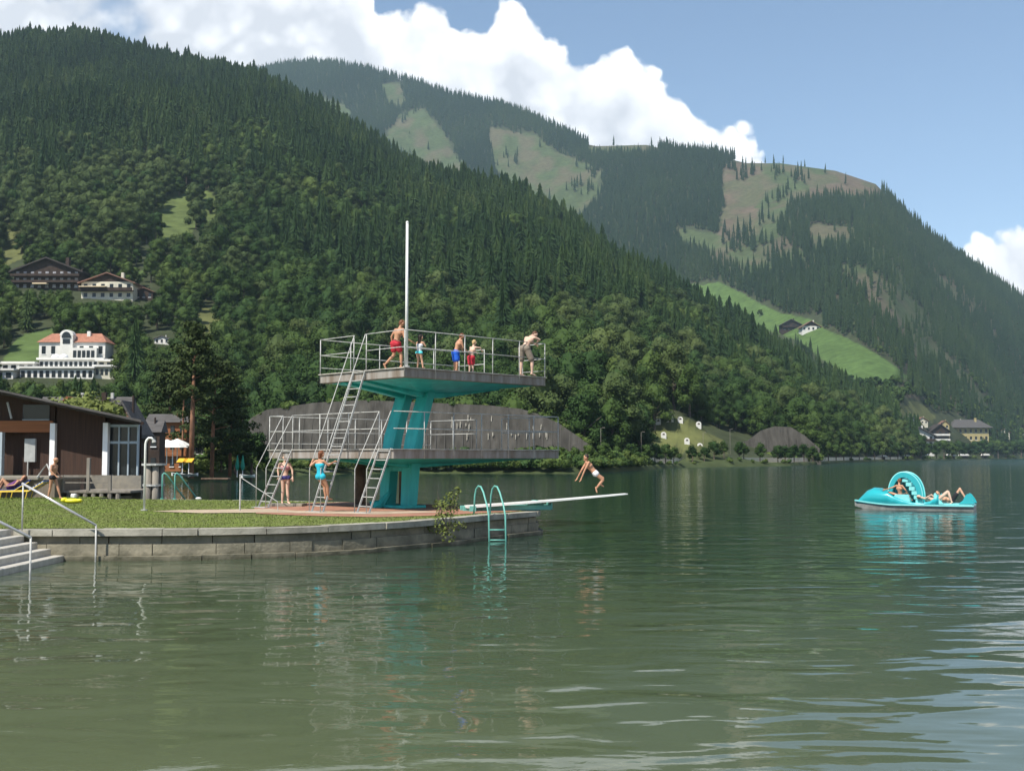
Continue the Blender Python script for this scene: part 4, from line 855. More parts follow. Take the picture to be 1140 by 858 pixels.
# terrace in front: weathered wall, deck and pier with rails
tr = empty('terrace', (bx(40), 51, 0), 'weathered grey terrace wall in front of the bathhouse', 'terrace')
MB().bb((bx(-60), YB - 3.9, -.8), (bx(100) , YB - 1.0, TZ - .12)).build('terrace_wall', mat('weathered_boards', (.20, .165, .125), rough=.9, col2=(.13, .11, .085), scale=4, stretch=(5, 5, .15), bump=.5), tr)
MB().bb((bx(-60), YB - 4.0, TZ - .12), (bx(100) + .05, YB + .2, TZ)).build('terrace_slab', M_CONC, tr, bevel=.01)
MB().bb((bx(-60), YB - 4.6, G - .1), (bx(30), YB - 4.3, bz(521))).build('wooden_screen', mat('screen_boards', (.24, .20, .155), rough=.9, col2=(.15, .125, .10), scale=4, stretch=(5, 5, .15)), tr)
pr = empty('bathing_pier', (bx(128), 50, 0), 'wooden pier with pale rails in front of the bathhouse glazing', 'pier')
PX0, PX1, PYf = bx(100) + .1, bx(158), YB - 3.2; PZ = 1.02
MB().bb((PX0, PYf, PZ - .10), (PX1 + .6, YB, PZ)).build('deck', M_PILE, pr, bevel=.01)
for k in range(7): x = PX0 + .2 + k * (PX1 - PX0) / 6.5; MB().tube([(x, PYf + .12, -1), (x, PYf + .12, PZ - .1)], .11, 8).build('pile', M_PILE, pr)
MB().bb((PX0, YB - .05, -.5), (PX1, YB + .2, TZ)).build('rear_wall', M_CONC, pr)
for x, hh_ in ((bx(100.5), 0), (bx(127.5), .75), (bx(150), 0)): MB().bb((x - .07, PYf + .0, PZ - .1), (x + .07, PYf + .14, TZ + .06 + hh_)).build('rail_post', M_PILE, pr, bevel=.01)
for z0, t_ in ((TZ - .02, .09), (TZ - .28, .05)): MB().bb((PX0, PYf + .02, z0), (PX1 - .35, PYf + .1, z0 + t_)).build('rail', M_PILE, pr)
af = empty('trestle_rail', (bx(92), YB - 4.1, TZ), 'grey A-shaped steel rail on the terrace edge', 'rail')
MB().tube([(bx(84), YB - 4.1, TZ), (bx(93.3), YB - 4.1, TZ + .55), (bx(110), YB - 4.5, TZ - .55)], .035, 7).build('rail', M_GALV, af); MB().tube([(bx(84), YB - 4.1, TZ), (bx(84), YB - 4.0, TZ + .02)], .06, 7).build('foot', M_GALV, af)
p = Vector((bx(15), YB - 4.1, TZ)); single(MB().tube([p, p + Vector((0, 0, .3))], .12, 10), 'waste_bin', M_GALV, p, 'small pale bin on the terrace below the notice board', 'bin')
p = Vector((bx(117), PYf + .5, G)); single(MB().box(p + Vector((0, -.9, -.0)), (.22, .2, .3)), 'white_buoy', M_WHITE, p, 'small white float under the wooden pier', 'float', bevel=.04)
M_CURT = mat('curtained_pane', (.30, .30, .32), rough=.4, var=.3, scale=.6)
# ---- general house
def house(name, label, px, py, wpx, hpx, far=False, wall=M_REND, roof=M_DROOF, rh=.3, floors=2, cols=4, rz=0, depth=.8, gable='front', balcony=None, lower=None, D0=None, D=None, ov=.10, cat='house', group=None, loc=None):
    p = loc or ground_at(px, py, far, D0); s = p.y / F; W = wpx * s; Hh = hpx * s; Dp = W * depth; z0 = p.z; hw = Hh * (1 - rh)
    t = empty(name, (p.x, p.y + Dp / 2, z0), label, cat, group); cz = math.cos(rz); szz = math.sin(rz)
    def T(x, y, z): return (p.x + x * cz - y * szz, p.y + Dp / 2 + x * szz + y * cz, z0 + z)
    def bxx(x0_, x1_, y0_, y1_, z0_, z1_): return MB().prism([T(x0_, y0_, z0_), T(x1_, y0_, z0_), T(x1_, y1_, z0_), T(x0_, y1_, z0_)], (0, 0, z1_ - z0_))
    bxx(-W / 2, W / 2, -Dp / 2, Dp / 2, -Hh * .5, hw).build('wall', wall, t)
    o = W * ov; r = Hh - hw; th = max(.25, r * .12)
    if gable == 'front':
        MB().prism([T(-W / 2, -Dp / 2 + .02, hw), T(W / 2, -Dp / 2 + .02, hw), T(0, -Dp / 2 + .02, Hh - th)], Vector(T(0, Dp / 2, 0)) - Vector(T(0, -Dp / 2 + .04, 0))).build('gable', lower or wall, t)
        rf = MB().prism([T(-W / 2 - o, -Dp / 2 - o, hw - r * 2 * o / W), T(0, -Dp / 2 - o, Hh), T(W / 2 + o, -Dp / 2 - o, hw - r * 2 * o / W), T(W / 2 + o, -Dp / 2 - o, hw - r * 2 * o / W - th), T(0, -Dp / 2 - o, Hh - th), T(-W / 2 - o, -Dp / 2 - o, hw - r * 2 * o / W - th)], Vector(T(0, Dp / 2 + o, 0)) - Vector(T(0, -Dp / 2 - o, 0))).build('roof', roof, t)
    else:
        rf = MB().add([T(-W / 2 - o, -Dp / 2 - o, hw - th * .3), T(W / 2 + o, -Dp / 2 - o, hw - th * .3), T(W / 2 + o, Dp / 2 + o, hw - th * .3), T(-W / 2 - o, Dp / 2 + o, hw - th * .3), T(-W / 2 + (Dp * .35 if gable == 'hip' else -o), 0, Hh), T(W / 2 - (Dp * .35 if gable == 'hip' else -o), 0, Hh)], [(0, 1, 5, 4), (2, 3, 4, 5), (0, 4, 3), (1, 2, 5), (3, 2, 1, 0)]).build('roof', roof, t)
    bxx(W * .18, W * .18 + W * .05, -.2 * Dp, -.1 * Dp, Hh - r * .7, Hh + r * .2).build('chimney', wall, rf)
    fh = hw / floors; cw = W / cols; pane = M_CURT if name == 'hillside_hotel' else M_GLASS
    for f in range(floors):
        for c in range(cols):
            xc = -W / 2 + cw * (c + .5); w_ = cw * .42; zb_ = fh * f + fh * .3; hh = fh * .46
            wn = bxx(xc - w_ / 2, xc + w_ / 2, -Dp / 2 - .06, -Dp / 2 + .05, zb_, zb_ + hh).build('window', pane, t)
            bxx(xc - w_ * .62, xc + w_ * .62, -Dp / 2 - .12, -Dp / 2 - .065, zb_ - hh * .12, zb_ - hh * .02).build('sill', M_WPOST, wn)
    if balcony:
        for f in range(1, floors):
            bl = bxx(-W * .5 - W * .02, W * .5 + W * .02, -Dp / 2 - W * .09, -Dp / 2 - .13, fh * f - fh * .08, fh * f).build('balcony', balcony, t)
            bxx(-W * .5 - W * .02, W * .5 + W * .02, -Dp / 2 - W * .09 - .12, -Dp / 2 - W * .09 - .01, fh * f - fh * .08, fh * f + fh * .30).build('balustrade', balcony, bl)
    return t, p, s
# ---- chalets on the hillside, left
t, p, s = house('hillside_hotel', 'large dark timber chalet hotel with rows of balconies high on the left hillside', 52, 322, 74, 36, wall=M_WOOD2, roof=M_DROOF, rh=.40, floors=3, cols=9, balcony=M_WOOD2, lower=M_WOOD2, ov=.06)
MB().box((p.x - 4 * s, p.y - 26 * s * .3, p.z + 5 * s), (16 * s, 2, 1.2 * s)).build('awning', M_AWN, t)
t, p, s = house('hillside_chalet', 'pale chalet with broad brown gable roof right of the dark timber hotel', 119, 334, 58, 31, wall=M_CREAM, roof=M_BROWN, rh=.34, floors=2, cols=6, balcony=M_WOOD2, lower=M_WOOD2, ov=.06)
MB().box((p.x - 14 * s, p.y - 5 * s, p.z + 14 * s), (30 * s, 2.2, .8 * s)).build('awning', M_AWN, t)
house('garden_house', 'small low wooden annex right of the pale chalet', 160, 334, 20, 14, wall=M_WOOD2, roof=M_BROWN, rh=.3, floors=1, cols=3)
# ---- red-roofed villa and the white stepped hotel
VP = ground_at(80, 401)
t, p, s = house('villa', 'white villa with orange hipped roof and a round-topped middle bay', 80, 400, 74, 30, wall=M_REND, roof=M_TILE, rh=.36, floors=1, cols=7, gable='hip', depth=.35, ov=.03)
x, y, z = p.x - 4 * s, p.y - 3 * s, p.z
by = MB().bb((x - 8 * s, y - 1 * s, z), (x + 6 * s, y + 8 * s, z + 27 * s)).build('middle_bay', M_REND, t)
ar = [(x - 8.6 * s, y - 1.3 * s, z + 26 * s)] + [(x - 1 * s - math.cos(a) * 7.6 * s, y - 1.3 * s, z + 26 * s + math.sin(a) * 6.5 * s) for a in np.linspace(0, math.pi, 11)] + [(x + 6.6 * s, y - 1.3 * s, z + 26 * s)]
MB().prism(ar, (0, 9 * s, 0)).build('round_gable', M_REND, by); 
ar = [(x - 1 * s - math.cos(a) * 5.2 * s, y - 1.3 * s - .15, z + 23.5 * s + math.sin(a) * 6.8 * s) for a in np.linspace(0, math.pi, 11)]
MB().prism(ar, (0, .1, 0)).build('arched_window', M_GLASS, by)
MB().bb((x - 5 * s, y - 1 * s - .12, z + 17 * s), (x + 3 * s, y - 1 * s - .02, z + 22 * s)).build('bay_window', M_GLASS, by)
ann = MB().bb((x + 6 * s, y - 4 * s, z - 3 * s), (x + 34 * s, y + 3 * s, z + 12 * s)).build('garden_wing', M_REND, t)
for k in range(5): MB().bb((x + (8 + 5 * k) * s, y - 4 * s - .12, z), (x + (11.5 + 5 * k) * s, y - 4 * s - .02, z + 9 * s)).build('window', M_GLASS, ann)
def slab_block(px0, px1, py0, py1, p, t, nw, dy, m=M_REND):
    s = p.y / F; X0 = p.x + (px0 - 62) * s; X1 = p.x + (px1 - 62) * s; Z0 = p.z + (422 - py1) * s; Z1 = p.z + (422 - py0) * s
    b_ = MB().bb((X0, p.y + dy, Z0 - 3), (X1, p.y + dy + 9, Z1)).build('storey', m, t)
    MB().bb((X0 - .5, p.y + dy - .8, Z1 - .02), (X1 + .5, p.y + dy + 9, Z1 + .5)).build('roof_slab', M_REND, b_)
    for k in range(nw):
        xa = X0 + (X1 - X0) * (k + .2) / nw; xb = X0 + (X1 - X0) * (k + .78) / nw; MB().bb((xa, p.y + dy - .1, Z0 + (Z1 - Z0) * .18), (xb, p.y + dy + .05, Z0 + (Z1 - Z0) * .78)).build('window', M_GLASS, b_)
hp = ground_at(62, 421); hw_ = empty('stepped_hotel', hp, 'long white flat-roofed hotel in stepped storeys below the orange-roofed villa', 'hotel')
slab_block(36, 108, 400, 410, hp, hw_, 13, 4); slab_block(22, 104, 411, 423, hp, hw_, 12, 0); slab_block(-12, 34, 405, 413, hp, hw_, 5, 2); slab_block(-30, 18, 414, 424, hp, hw_, 5, -2); slab_block(104, 130, 402, 408, hp, hw_, 3, 3, M_CREAM); slab_block(104, 130, 409, 420, hp, hw_, 5, 1, M_CREAM)
for k, px in enumerate((48, 57)): 
    q_ = hp + Vector(((px - 62) * hp.y / F, 8, 24 * hp.y / F)); mb = MB().ball(q_ + Vector((0, 0, .6)), 1.2, 12, 8, (1, 1, .7)); single(mb, 'roof_dome', M_WPOST, q_, ['left small white dome on the roof of the stepped hotel', 'right small white dome on the roof of the stepped hotel'][k], 'roof dome', smooth=True)
house('hillside_cottage', 'small white cottage half hidden among trees right of the villa', 180, 384, 16, 10, floors=1, cols=3, roof=M_ROOF)
# ---- houses just behind the bathhouse
def flat_loc(px, py, D): v = at(px, py, D); v.z = .9; return v
t, p, s = house('timber_house', 'brown timber house with grey roof and orange gable boards behind the bathhouse', 92, 0, 100, 92, loc=flat_loc(88, 500, 82), wall=M_WOOD2, roof=M_ROOF, rh=.26, floors=3, cols=6, gable='side', depth=.5, ov=.02)
MB().prism([(p.x - 12 * s, p.y - .4, p.z + 60 * s), (p.x - 30 * s, p.y - .6, p.z + 60 * s), (p.x - 18 * s, p.y - .6, p.z + 84 * s), (p.x - 12 * s, p.y - .6, p.z + 91 * s), (p.x - 5 * s, p.y - .6, p.z + 84 * s)], (0, 2.2, 0)).build('dormer', M_ORW, t)
for dx in (-6, 28): MB().box((p.x + dx * s, p.y + 22 * s, p.z + 93 * s), (3 * s, 3 * s, 7 * s)).build('chimney_pot', M_GALV, t)
t, p, s = house('gabled_house', 'tall dark gabled timber house right behind the bathhouse roof', 128, 0, 34, 88, loc=flat_loc(136, 500, 78), wall=M_WOOD2, roof=M_ROOF, rh=.34, floors=3, cols=3, depth=1.1, lower=M_BROWN, ov=.14)
t, p, s = house('lakeside_inn', 'orange timber inn with balconies and sunshades behind the tall pine', 190, 0, 42, 64, loc=flat_loc(186, 520, 122), wall=M_ORW, roof=M_ROOF, rh=.14, floors=3, cols=4, gable='side', balcony=M_ORW, depth=.6)
house('grey_shed', 'dark grey timber hut beside the pine trunks', 226, 0, 20, 32, loc=flat_loc(226, 520, 128), wall=mat('grey_boards', (.09, .09, .09), rough=.9, var=.2), roof=M_ROOF, rh=.1, floors=2, cols=3, gable='side')
house('slate_house', 'small dark house with a slate roof between bathhouse and inn', 165, 0, 26, 60, loc=flat_loc(164, 520, 105), wall=M_WOOD2, roof=M_ROOF, rh=.22, floors=2, cols=2, gable='side')
# sunshades, awning and lakeside clutter under the pine
def umb(px, py, D, m, label, k=1.0, closed=False):
    p = at(px, py, D); s = k; t = empty('parasol', p, label, 'parasol')
    MB().tube([p, p + Vector((0, 0, 2.3 * s))], .05, 6).build('pole', M_WPOST, t)
    if closed: MB().tube([p + Vector((0, 0, .8 * s)), p + Vector((0, 0, 1.2 * s)), p + Vector((0, 0, 2.5 * s))], [.12, .24, .05], 8).build('canopy', m, t)
    else: MB().tube([p + Vector((0, 0, 1.75 * s)), p + Vector((0, 0, 2.15 * s)), p + Vector((0, 0, 2.5 * s))], [1.6 * s, .9 * s, .06], 8).build('canopy', m, t)
for k, (px, py, D) in enumerate(((185.5, 516, 116), (192, 517, 115), (197, 515, 117))): umb(px, py, D, M_WHITE, ['white parasol on the inn terrace, leftmost of three', 'white parasol on the inn terrace, middle of three', 'white parasol on the inn terrace, rightmost of three'][k], 1.0)
mG = mat('green_cloth', (.03, .30, .20), rough=.8, var=.1); mO = mat('amber_cloth', (.75, .42, .03), rough=.7, var=.1)
umb(264, 531, 122, mG, 'closed green parasol on the far shore, left of a pair', .95, True); umb(270, 531, 122, mG, 'closed green parasol on the far shore, right of a pair', .95, True)
for k, px in enumerate((203, 210)): q_ = at(px, 524, 113); t = empty('market_parasol', q_, ['amber yellow awning beside the pine trunk, left one', 'amber yellow awning beside the pine trunk, right one'][k], 'awning'); MB().prism([q_ + Vector((-.5, -.4, .85)), q_ + Vector((.42, -.4, .85)), q_ + Vector((.42, .5, 1.2)), q_ + Vector((-.5, .5, 1.2))], (0, 0, .06)).build('cloth', mO, t); MB().tube([q_ + Vector((0, 0, -.6)), q_ + Vector((0, 0, 1.0))], .04, 6).build('pole', M_WPOST, t)
for k, (px, py, sx) in enumerate(((197, 529.5, .55), (206, 530.5, .55), (215, 530, .5), (276, 531.5, .7))):
    q_ = at(px, py, 110); q_.z = max(q_.z, .3); mb = MB(); V = []
    for i in range(7):
        f = i / 6 * 2 - 1; w_ = .42 * (1 - abs(f) ** 2.5); V += [(q_.x + f * sx, q_.y - w_, q_.z + .24 + .1 * f * f), (q_.x + f * sx, q_.y, q_.z + .02), (q_.x + f * sx, q_.y + w_, q_.z + .24 + .1 * f * f)]
    fs = [(3 * i + j, 3 * i + 3 + j, 3 * i + 4 + j, 3 * i + 1 + j) for i in range(6) for j in (0, 1)] + [(3 * i, 3 * i + 2, 3 * i + 5, 3 * i + 3) for i in range(6)]
    single(MB().add(V, fs), 'rowing_boat', M_WHITE, q_, ['white boat drawn up on the far shore, leftmost by the inn', 'white boat drawn up on the far shore, second by the inn', 'white boat drawn up on the far shore, right by the pine foot', 'white boat drawn up on the shore beside the green parasols'][k], 'boat')
jt = at(240, 533, 112); single(MB().bb((jt.x - 1.3, jt.y - .6, .22), (jt.x + 1.4, jt.y + .6, .38)), 'small_jetty', M_RUST, jt, 'low dark wooden jetty on the far shore beyond the lawn', 'jetty', bevel=.02)
# ---- farm on the bright mountain meadow, and the village by the lake
house('farmhouse', 'dark wooden farmhouse on the mountain meadow, left of the pair', 881, 368, 20, 13, True, M_WOOD2, M_ROOF, .4, 2, 4, balcony=M_WOOD2)
house('barn', 'barn with white ground floor on the mountain meadow, right of the pair', 903, 369, 20, 12, True, M_REND, M_BROWN, .5, 1, 4, lower=M_WOOD2)
house('farm_cottage', 'small white farm cottage with brown roof at the left end of the meadow road', 832, 363, 14, 8, True, M_REND, M_BROWN, .45, 1, 3)
house('forest_house', 'white house with a pale roof alone in the forest above the lake spur', 930, 447, 17, 13, True, M_REND, M_GALV, .4, 2, 3, D0=760)
house('village_house', 'white house with broad grey roof at the left end of the lake village', 1023, 497, 34, 22, True, M_REND, M_ROOF, .4, 2, 5, balcony=M_WOOD2)
house('village_chalet', 'dark gabled chalet with white balconies in the middle of the lake village', 1047, 496, 20, 24, True, M_WOOD2, M_DROOF, .3, 3, 3, balcony=M_REND)
house('village_hotel', 'long yellow hotel with a blue-grey roof at the right of the lake village', 1081, 492, 40, 25, True, M_YEL, M_ROOF, .36, 2, 7, gable='hip', depth=.5)
house('yellow_house', 'narrow yellow house behind the dark chalet', 1052, 484, 10, 16, True, M_YEL, M_BROWN, .25, 2, 2)
house('brown_roof_house', 'low house with brown roof at the foot of the village', 1003, 497, 14, 10, True, M_CREAM, M_BROWN, .6, 1, 3)
house('slope_house', 'grey-roofed house on the slope above the village', 1011, 475, 18, 12, True, M_REND, M_ROOF, .45, 2, 3, rz=.5)
house('slope_cottage', 'cottage with pale brown roof below the dry hilltop', 1027, 472, 12, 8, True, M_CREAM, M_BROWN, .5, 1, 3)
house('hotel_annex', 'cream block with blue-grey roof behind the yellow hotel', 1068, 476, 16, 9, True, M_CREAM, M_ROOF, .4, 1, 4)
house('edge_house', 'cream cottage right of the yellow hotel among trees', 1118, 486, 12, 9, True, M_CREAM, M_BROWN, .4, 1, 3)
house('corner_house', 'white cottage at the right edge of the picture above the shore', 1134, 482, 13, 8, True, M_REND, M_ROOF, .4, 1, 3)
# ---- grey retaining walls
M_SHOT = mat('shotcrete', (.082, .076, .066), rough=.95, col2=(.034, .031, .026), scale=.7, stretch=(1, 1, .14), bump=.5, bscale=2); M_SEEP = mat('drain_stain', (.42, .39, .33), rough=.9, var=.2, scale=3)
def ret_wall(name, label, outline, D, lean=.35, base=498, stains=()):
    n = len(outline); V = []; 
    for px, py in outline:
        t = at(px, py, D); hgt = t.z - .8; V += [(t.x, D, -.5), (t.x, D + hgt * lean, t.z), (t.x, D + hgt * lean + 1.0, t.z), (t.x, D + 1 + hgt * lean + 1.2, -.5)]
    fs = []
    for i in range(n - 1):
        for j in range(4): fs.append((4 * i + j, 4 * i + (j + 1) % 4, 4 * i + 4 + (j + 1) % 4, 4 * i + 4 + j))
    fs += [(3, 2, 1, 0), tuple(4 * (n - 1) + j for j in range(4))]
    t0 = at(outline[n // 2][0], 500, D); wl = empty(name, (t0.x, D, .8), label, 'retaining wall'); MB().add(V, fs).build('wall_face', M_SHOT, wl)
    rb = MB(); xs = [v[0] for v in V[1::4]]; zs = [v[2] for v in V[1::4]]
    for x in np.arange(min(xs) + 1, max(xs) - .5, 1.6):
        z = float(np.interp(x, xs, zs)); 
        if z > 2: rb.prism([(x - .07, D - .12, 0), (x + .07, D - .12, 0), (x + .07, D - .12 + (z - .8) * lean, z - .3), (x - .07, D - .12 + (z - .8) * lean, z - .3)], (0, .1, 0))
    rb.build('ribs', mat('rib_concrete', (.075, .070, .062), rough=.95, var=.1), wl)
    return wl
W1_ = [(258, 494), (266, 476), (276, 464), (292, 455), (312, 452), (345, 447), (400, 444), (455, 446), (500, 448), (545, 450), (580, 454), (600, 460), (622, 470), (645, 486), (662, 499)]
wl = ret_wall('retaining_wall', 'long dark grey sloped retaining wall behind the diving tower', W1_, 200)
for k in range(26):
    px = rng.uniform(500, 610); py = rng.choice([466, 474, 484]) + rng.uniform(-2, 2); t = at(px, py, 200); dz = t.z - .8
    MB().box((t.x * 1.02, 200 + dz * .35 - .18, t.z), (.14, .06, rng.uniform(.5, 1.3))).build('drain_stain', M_SEEP, wl)
ret_wall('tunnel_wall', 'smaller dark grey retaining wall right of the shrine hill', [(790, 502), (815, 497), (835, 490), (850, 479), (866, 474), (884, 475), (898, 484), (914, 499)], 352)
# ---- shrine hill
def shrine(px, py, label, k=1.0):
    g = ground_at(px, py, D0=240); 
    if g.y > 420: g = at(px, py, 300)
    t = empty('shrine', g, label, 'shrine', 'white shrines on the small hill'); h, w_ = 1.7 * k, .62 * k
    arc = [(g.x - w_, g.y, g.z - .3), (g.x - w_, g.y, g.z + h * .6)] + [(g.x - w_ * math.cos(a), g.y, g.z + h * .6 + w_ * math.sin(a)) for a in np.linspace(.3, 2.84, 7)] + [(g.x + w_, g.y, g.z + h * .6), (g.x + w_, g.y, g.z - .3)]
    MB().prism(arc, (0, .8, 0)).build('shrine_body', M_REND, t); arc = [(g.x + (x - g.x) * .5, g.y - .03, g.z + .25 + (z - g.z) * .62) for x, y, z in arc if z > g.z]
    MB().prism(arc, (0, .02, 0)).build('niche', M_WOOD, t)
for (px, py, lb) in ((733, 474, 'faint white shrine at the left edge of the hilltop'), (757.6, 472, 'white arched shrine on the hilltop right of the chapel'), (739, 490, 'white arched shrine on the left slope of the small hill'), (765, 497, 'white arched shrine in the middle of the lower slope'), (779.5, 502, 'white shrine at the right foot of the small hill'), (778, 477, 'greyish shrine at the right shoulder of the small hill')): shrine(px, py, lb, 1.05)
g = ground_at(746, 471, D0=240); g = g if g.y < 420 else at(746, 471, 303)
ch = empty('chapel', g, 'small stone crucifixion chapel with a pale roof on top of the shrine hill', 'chapel')
MB().bb((g.x - .9, g.y, g.z - .5), (g.x + .9, g.y + 1.6, g.z + 1.7)).build('wall', M_CREAM, ch); MB().bb((g.x - .35, g.y - .03, g.z), (g.x + .35, g.y + .1, g.z + 1.2)).build('opening', M_WOOD, ch)
MB().prism([(g.x - 1.1, g.y - .2, g.z + 1.68), (g.x + 1.1, g.y - .2, g.z + 1.68), (g.x + .3, g.y - .2, g.z + 2.9)], (0, 2, 0)).build('roof', M_CONC, ch)
# ---- promenade: trees, bushes, white canopies, lamps
PRT = [(broad_mesh(200 + k, 6.0, 2.0 + .2 * k, 7, 90, .2, .16, None), trunk_mesh(5, .16, None, 3, k, .7)) for k in range(3)]
def shore_loc(px, off, far=False):
    u = float(ue(px, HOR)[0]); D = float(tab(SHORE, np.array([u]))[0]) + off; z = float((far_z if far else near_z)(u, D)); return Vector((u * D, D, max(z, .8)))
plist = [(590, 17), (606, 20), (622, 22), (640, 22), (656, 24), (672, 26), (687, 22), (703, 24), (720, 22), (729, 23), (741, 22), (750, 18), (771, 19), (784, 16), (795, 20), (806, 18), (823, 18), (828, 17), (846, 20), (866, 19), (874, 18), (884, 19), (895, 20)] + [(905 + 8.6 * k, 17 + (k * 7 % 5)) for k in range(28)]
for k, (px, hp_) in enumerate(plist):
    far = px > 960; D0_ = shore_loc(px, 9, far); h = hp_ * D0_.y / F * 1.12
    lb = 'round-crowned tree in the lakeside promenade row ' + ('right of the diving tower' if px < 720 else 'in front of the shrine hill' if px < 800 else 'in front of the smaller retaining wall' if px < 915 else 'before the lake village')
    place_tree('promenade_tree', 1, PRT, k % 3, D0_, (h / 6 * random.uniform(.95, 1.25), h / 6, h / 6), random.uniform(0, 6), lb, 'tree', 'trees along the lakeside promenade')
def bush_mesh(seed, m):
    r2 = random.Random(seed); V = []; Fc = []
    for c, q in (((0, 0, .5), .62), ((.5, .1, .38), .45), ((-.5, 0, .4), .48), ((.1, -.3, .75), .4)): core(V, Fc, c, (q, q, q * .8), r2, .8); leafy(V, Fc, c, (q, q, q * .8), 70, .09, r2)
    me = bpy.data.meshes.new('bush'); me.from_pydata(V, [], Fc); me.materials.append(m); return me
BSH = [bush_mesh(k, M_BUSH) for k in range(3)]
def bush(p, s, label, group='bushes along the far shore', sz=None):
    o = bpy.data.objects.new('bush', random.choice(BSH)); C.objects.link(o); o.location = p; o.rotation_euler.z = random.uniform(0, 6); o.scale = sz or (s, s, s * random.uniform(.8, 1.1)); tag(o, label, 'bush', group)
for k in range(190):
    px = random.uniform(425, 712) if k < 140 else random.uniform(210, 430); off = random.choice([.8, 1.5, 2.5, 4, 9, 12]); p = shore_loc(px, off)
    bush(p, random.uniform(.9, 1.5) * (1.5 if off > 5 else 1.0) * (1.25 if px > 430 else 1), 'leafy green bush on the far shore behind the diving tower' if px > 430 else 'leafy green bush on the far shore left of the diving tower')
for k in range(40):
    px = random.uniform(705, 1150); p = shore_loc(px, random.choice([2, 3]), px > 960); bush(p, .0008 * p.y * random.uniform(2.2, 3.6) + .25, 'low green bush at the waterline of the promenade shore', 'low bushes at the promenade waterline')
for k in range(110):
    px = random.choice([random.uniform(262, 300), random.uniform(330, 664), random.uniform(400, 664), random.uniform(790, 915)]); Dd = 199 if px < 700 else 350; p = Vector((float(ue(px, HOR)[0]) * Dd, Dd - random.uniform(1, 3), .9))
    bush(p, random.uniform(1.6, 3.4), 'bushy shrub at the foot of the long grey retaining wall' if px < 700 else 'bushy shrub at the foot of the smaller grey retaining wall', 'shrubs along the retaining walls')
for k in range(46):
    i = random.randrange(len(W1_) - 1); f = random.random(); px = W1_[i][0] * (1 - f) + W1_[i + 1][0] * f; py = W1_[i][1] * (1 - f) + W1_[i + 1][1] * f; v = at(px, py, 200); dz = v.z - .8; p = Vector((v.x, 200 + dz * .35 + .8, v.z - .5))
    bush(p, random.uniform(.6, 1.6), 'small bush growing along the upper edge of the long retaining wall', 'bushes on the crest of the retaining wall')
for k, (px, w_) in enumerate(((982, 13), (1008, 12), (1060, 11), (1074, 11), (1098, 9), (668, 10))):
    far = px > 960; p = shore_loc(px, 14 if far else 6, far); s = p.y / F; c = empty('white_canopy', p, ['white low canopy on the promenade, leftmost by the village', 'white low canopy below the grey-roofed village house', 'white canopy under the dark chalet', 'white canopy in front of the yellow hotel', 'small white canopy right of the yellow hotel', 'pale canopy behind the diving boy on the far promenade'][k], 'canopy')
    MB().prism([p + Vector((-w_ / 2 * s, 0, 3 * s)), p + Vector((w_ / 2 * s, 0, 3 * s)), p + Vector((w_ / 3 * s, 0, 5 * s)), p + Vector((-w_ / 3 * s, 0, 5 * s))], (0, 4, 0)).build('roof', M_REND, c)
    MB().bb((p.x - w_ / 2.2 * s, p.y + 3.5, p.z - .5), (p.x + w_ / 2.2 * s, p.y + 3.7, p.z + 3 * s)).build('back_panel', M_WOOD2, c)
rdm = MB(); V = []; 
us_r = [float(ue(px, HOR)[0]) for px in range(560, 1010, 6)]
for u in us_r: D = float(tab(SHORE, np.array([u]))[0]) + 13; V += [(u * D, D, .96), (u * (D + 5), D + 5, .98)]
rdm.add(V, [(2 * i, 2 * i + 2, 2 * i + 3, 2 * i + 1) for i in range(len(us_r) - 1)]); tag(rdm.build('lakeside_road', mat('pale_road', (.30, .25, .20), rough=.9, var=.15, scale=.3)), kind='structure')
wlow = MB(); V = []
for u in us_r[14:]: D = float(tab(SHORE, np.array([u]))[0]) + 19; V += [(u * D, D, .6), (u * D, D, 2.2), (u * (D + .5), D + .5, 2.2), (u * (D + .5), D + .5, .6)]
m_ = len(V) // 4; wlow.add(V, [(4 * i + j, 4 * i + (j + 1) % 4, 4 * i + 4 + (j + 1) % 4, 4 * i + 4 + j) for i in range(m_ - 1) for j in range(4)] + [(0, 1, 2, 3), tuple(4 * (m_ - 1) + j for j in range(4))])
wp = at(780, 505, 290); single(wlow, 'road_wall', M_CREAM, wp, 'low pale wall along the road behind the promenade trees', 'wall')
for k, px in enumerate((669, 714, 783, 813)):
    p = shore_loc(px, 14); l = empty('street_lamp', p, ['thin grey street lamp left of the promenade trees by the tower wall end', 'thin grey street lamp left of the shrine hill', 'thin grey street lamp at the right foot of the shrine hill', 'thin grey street lamp before the smaller retaining wall'][k], 'street lamp', 'street lamps on the lake road')
    MB().tube([p, p + Vector((0, 0, 6.4)), p + Vector((.4, 0, 6.5))], .045, 6).build('pole', M_PILE, l); MB().box(p + Vector((.5, 0, 6.5)), (.45, .2, .1)).build('lamp_head', M_PILE, l)
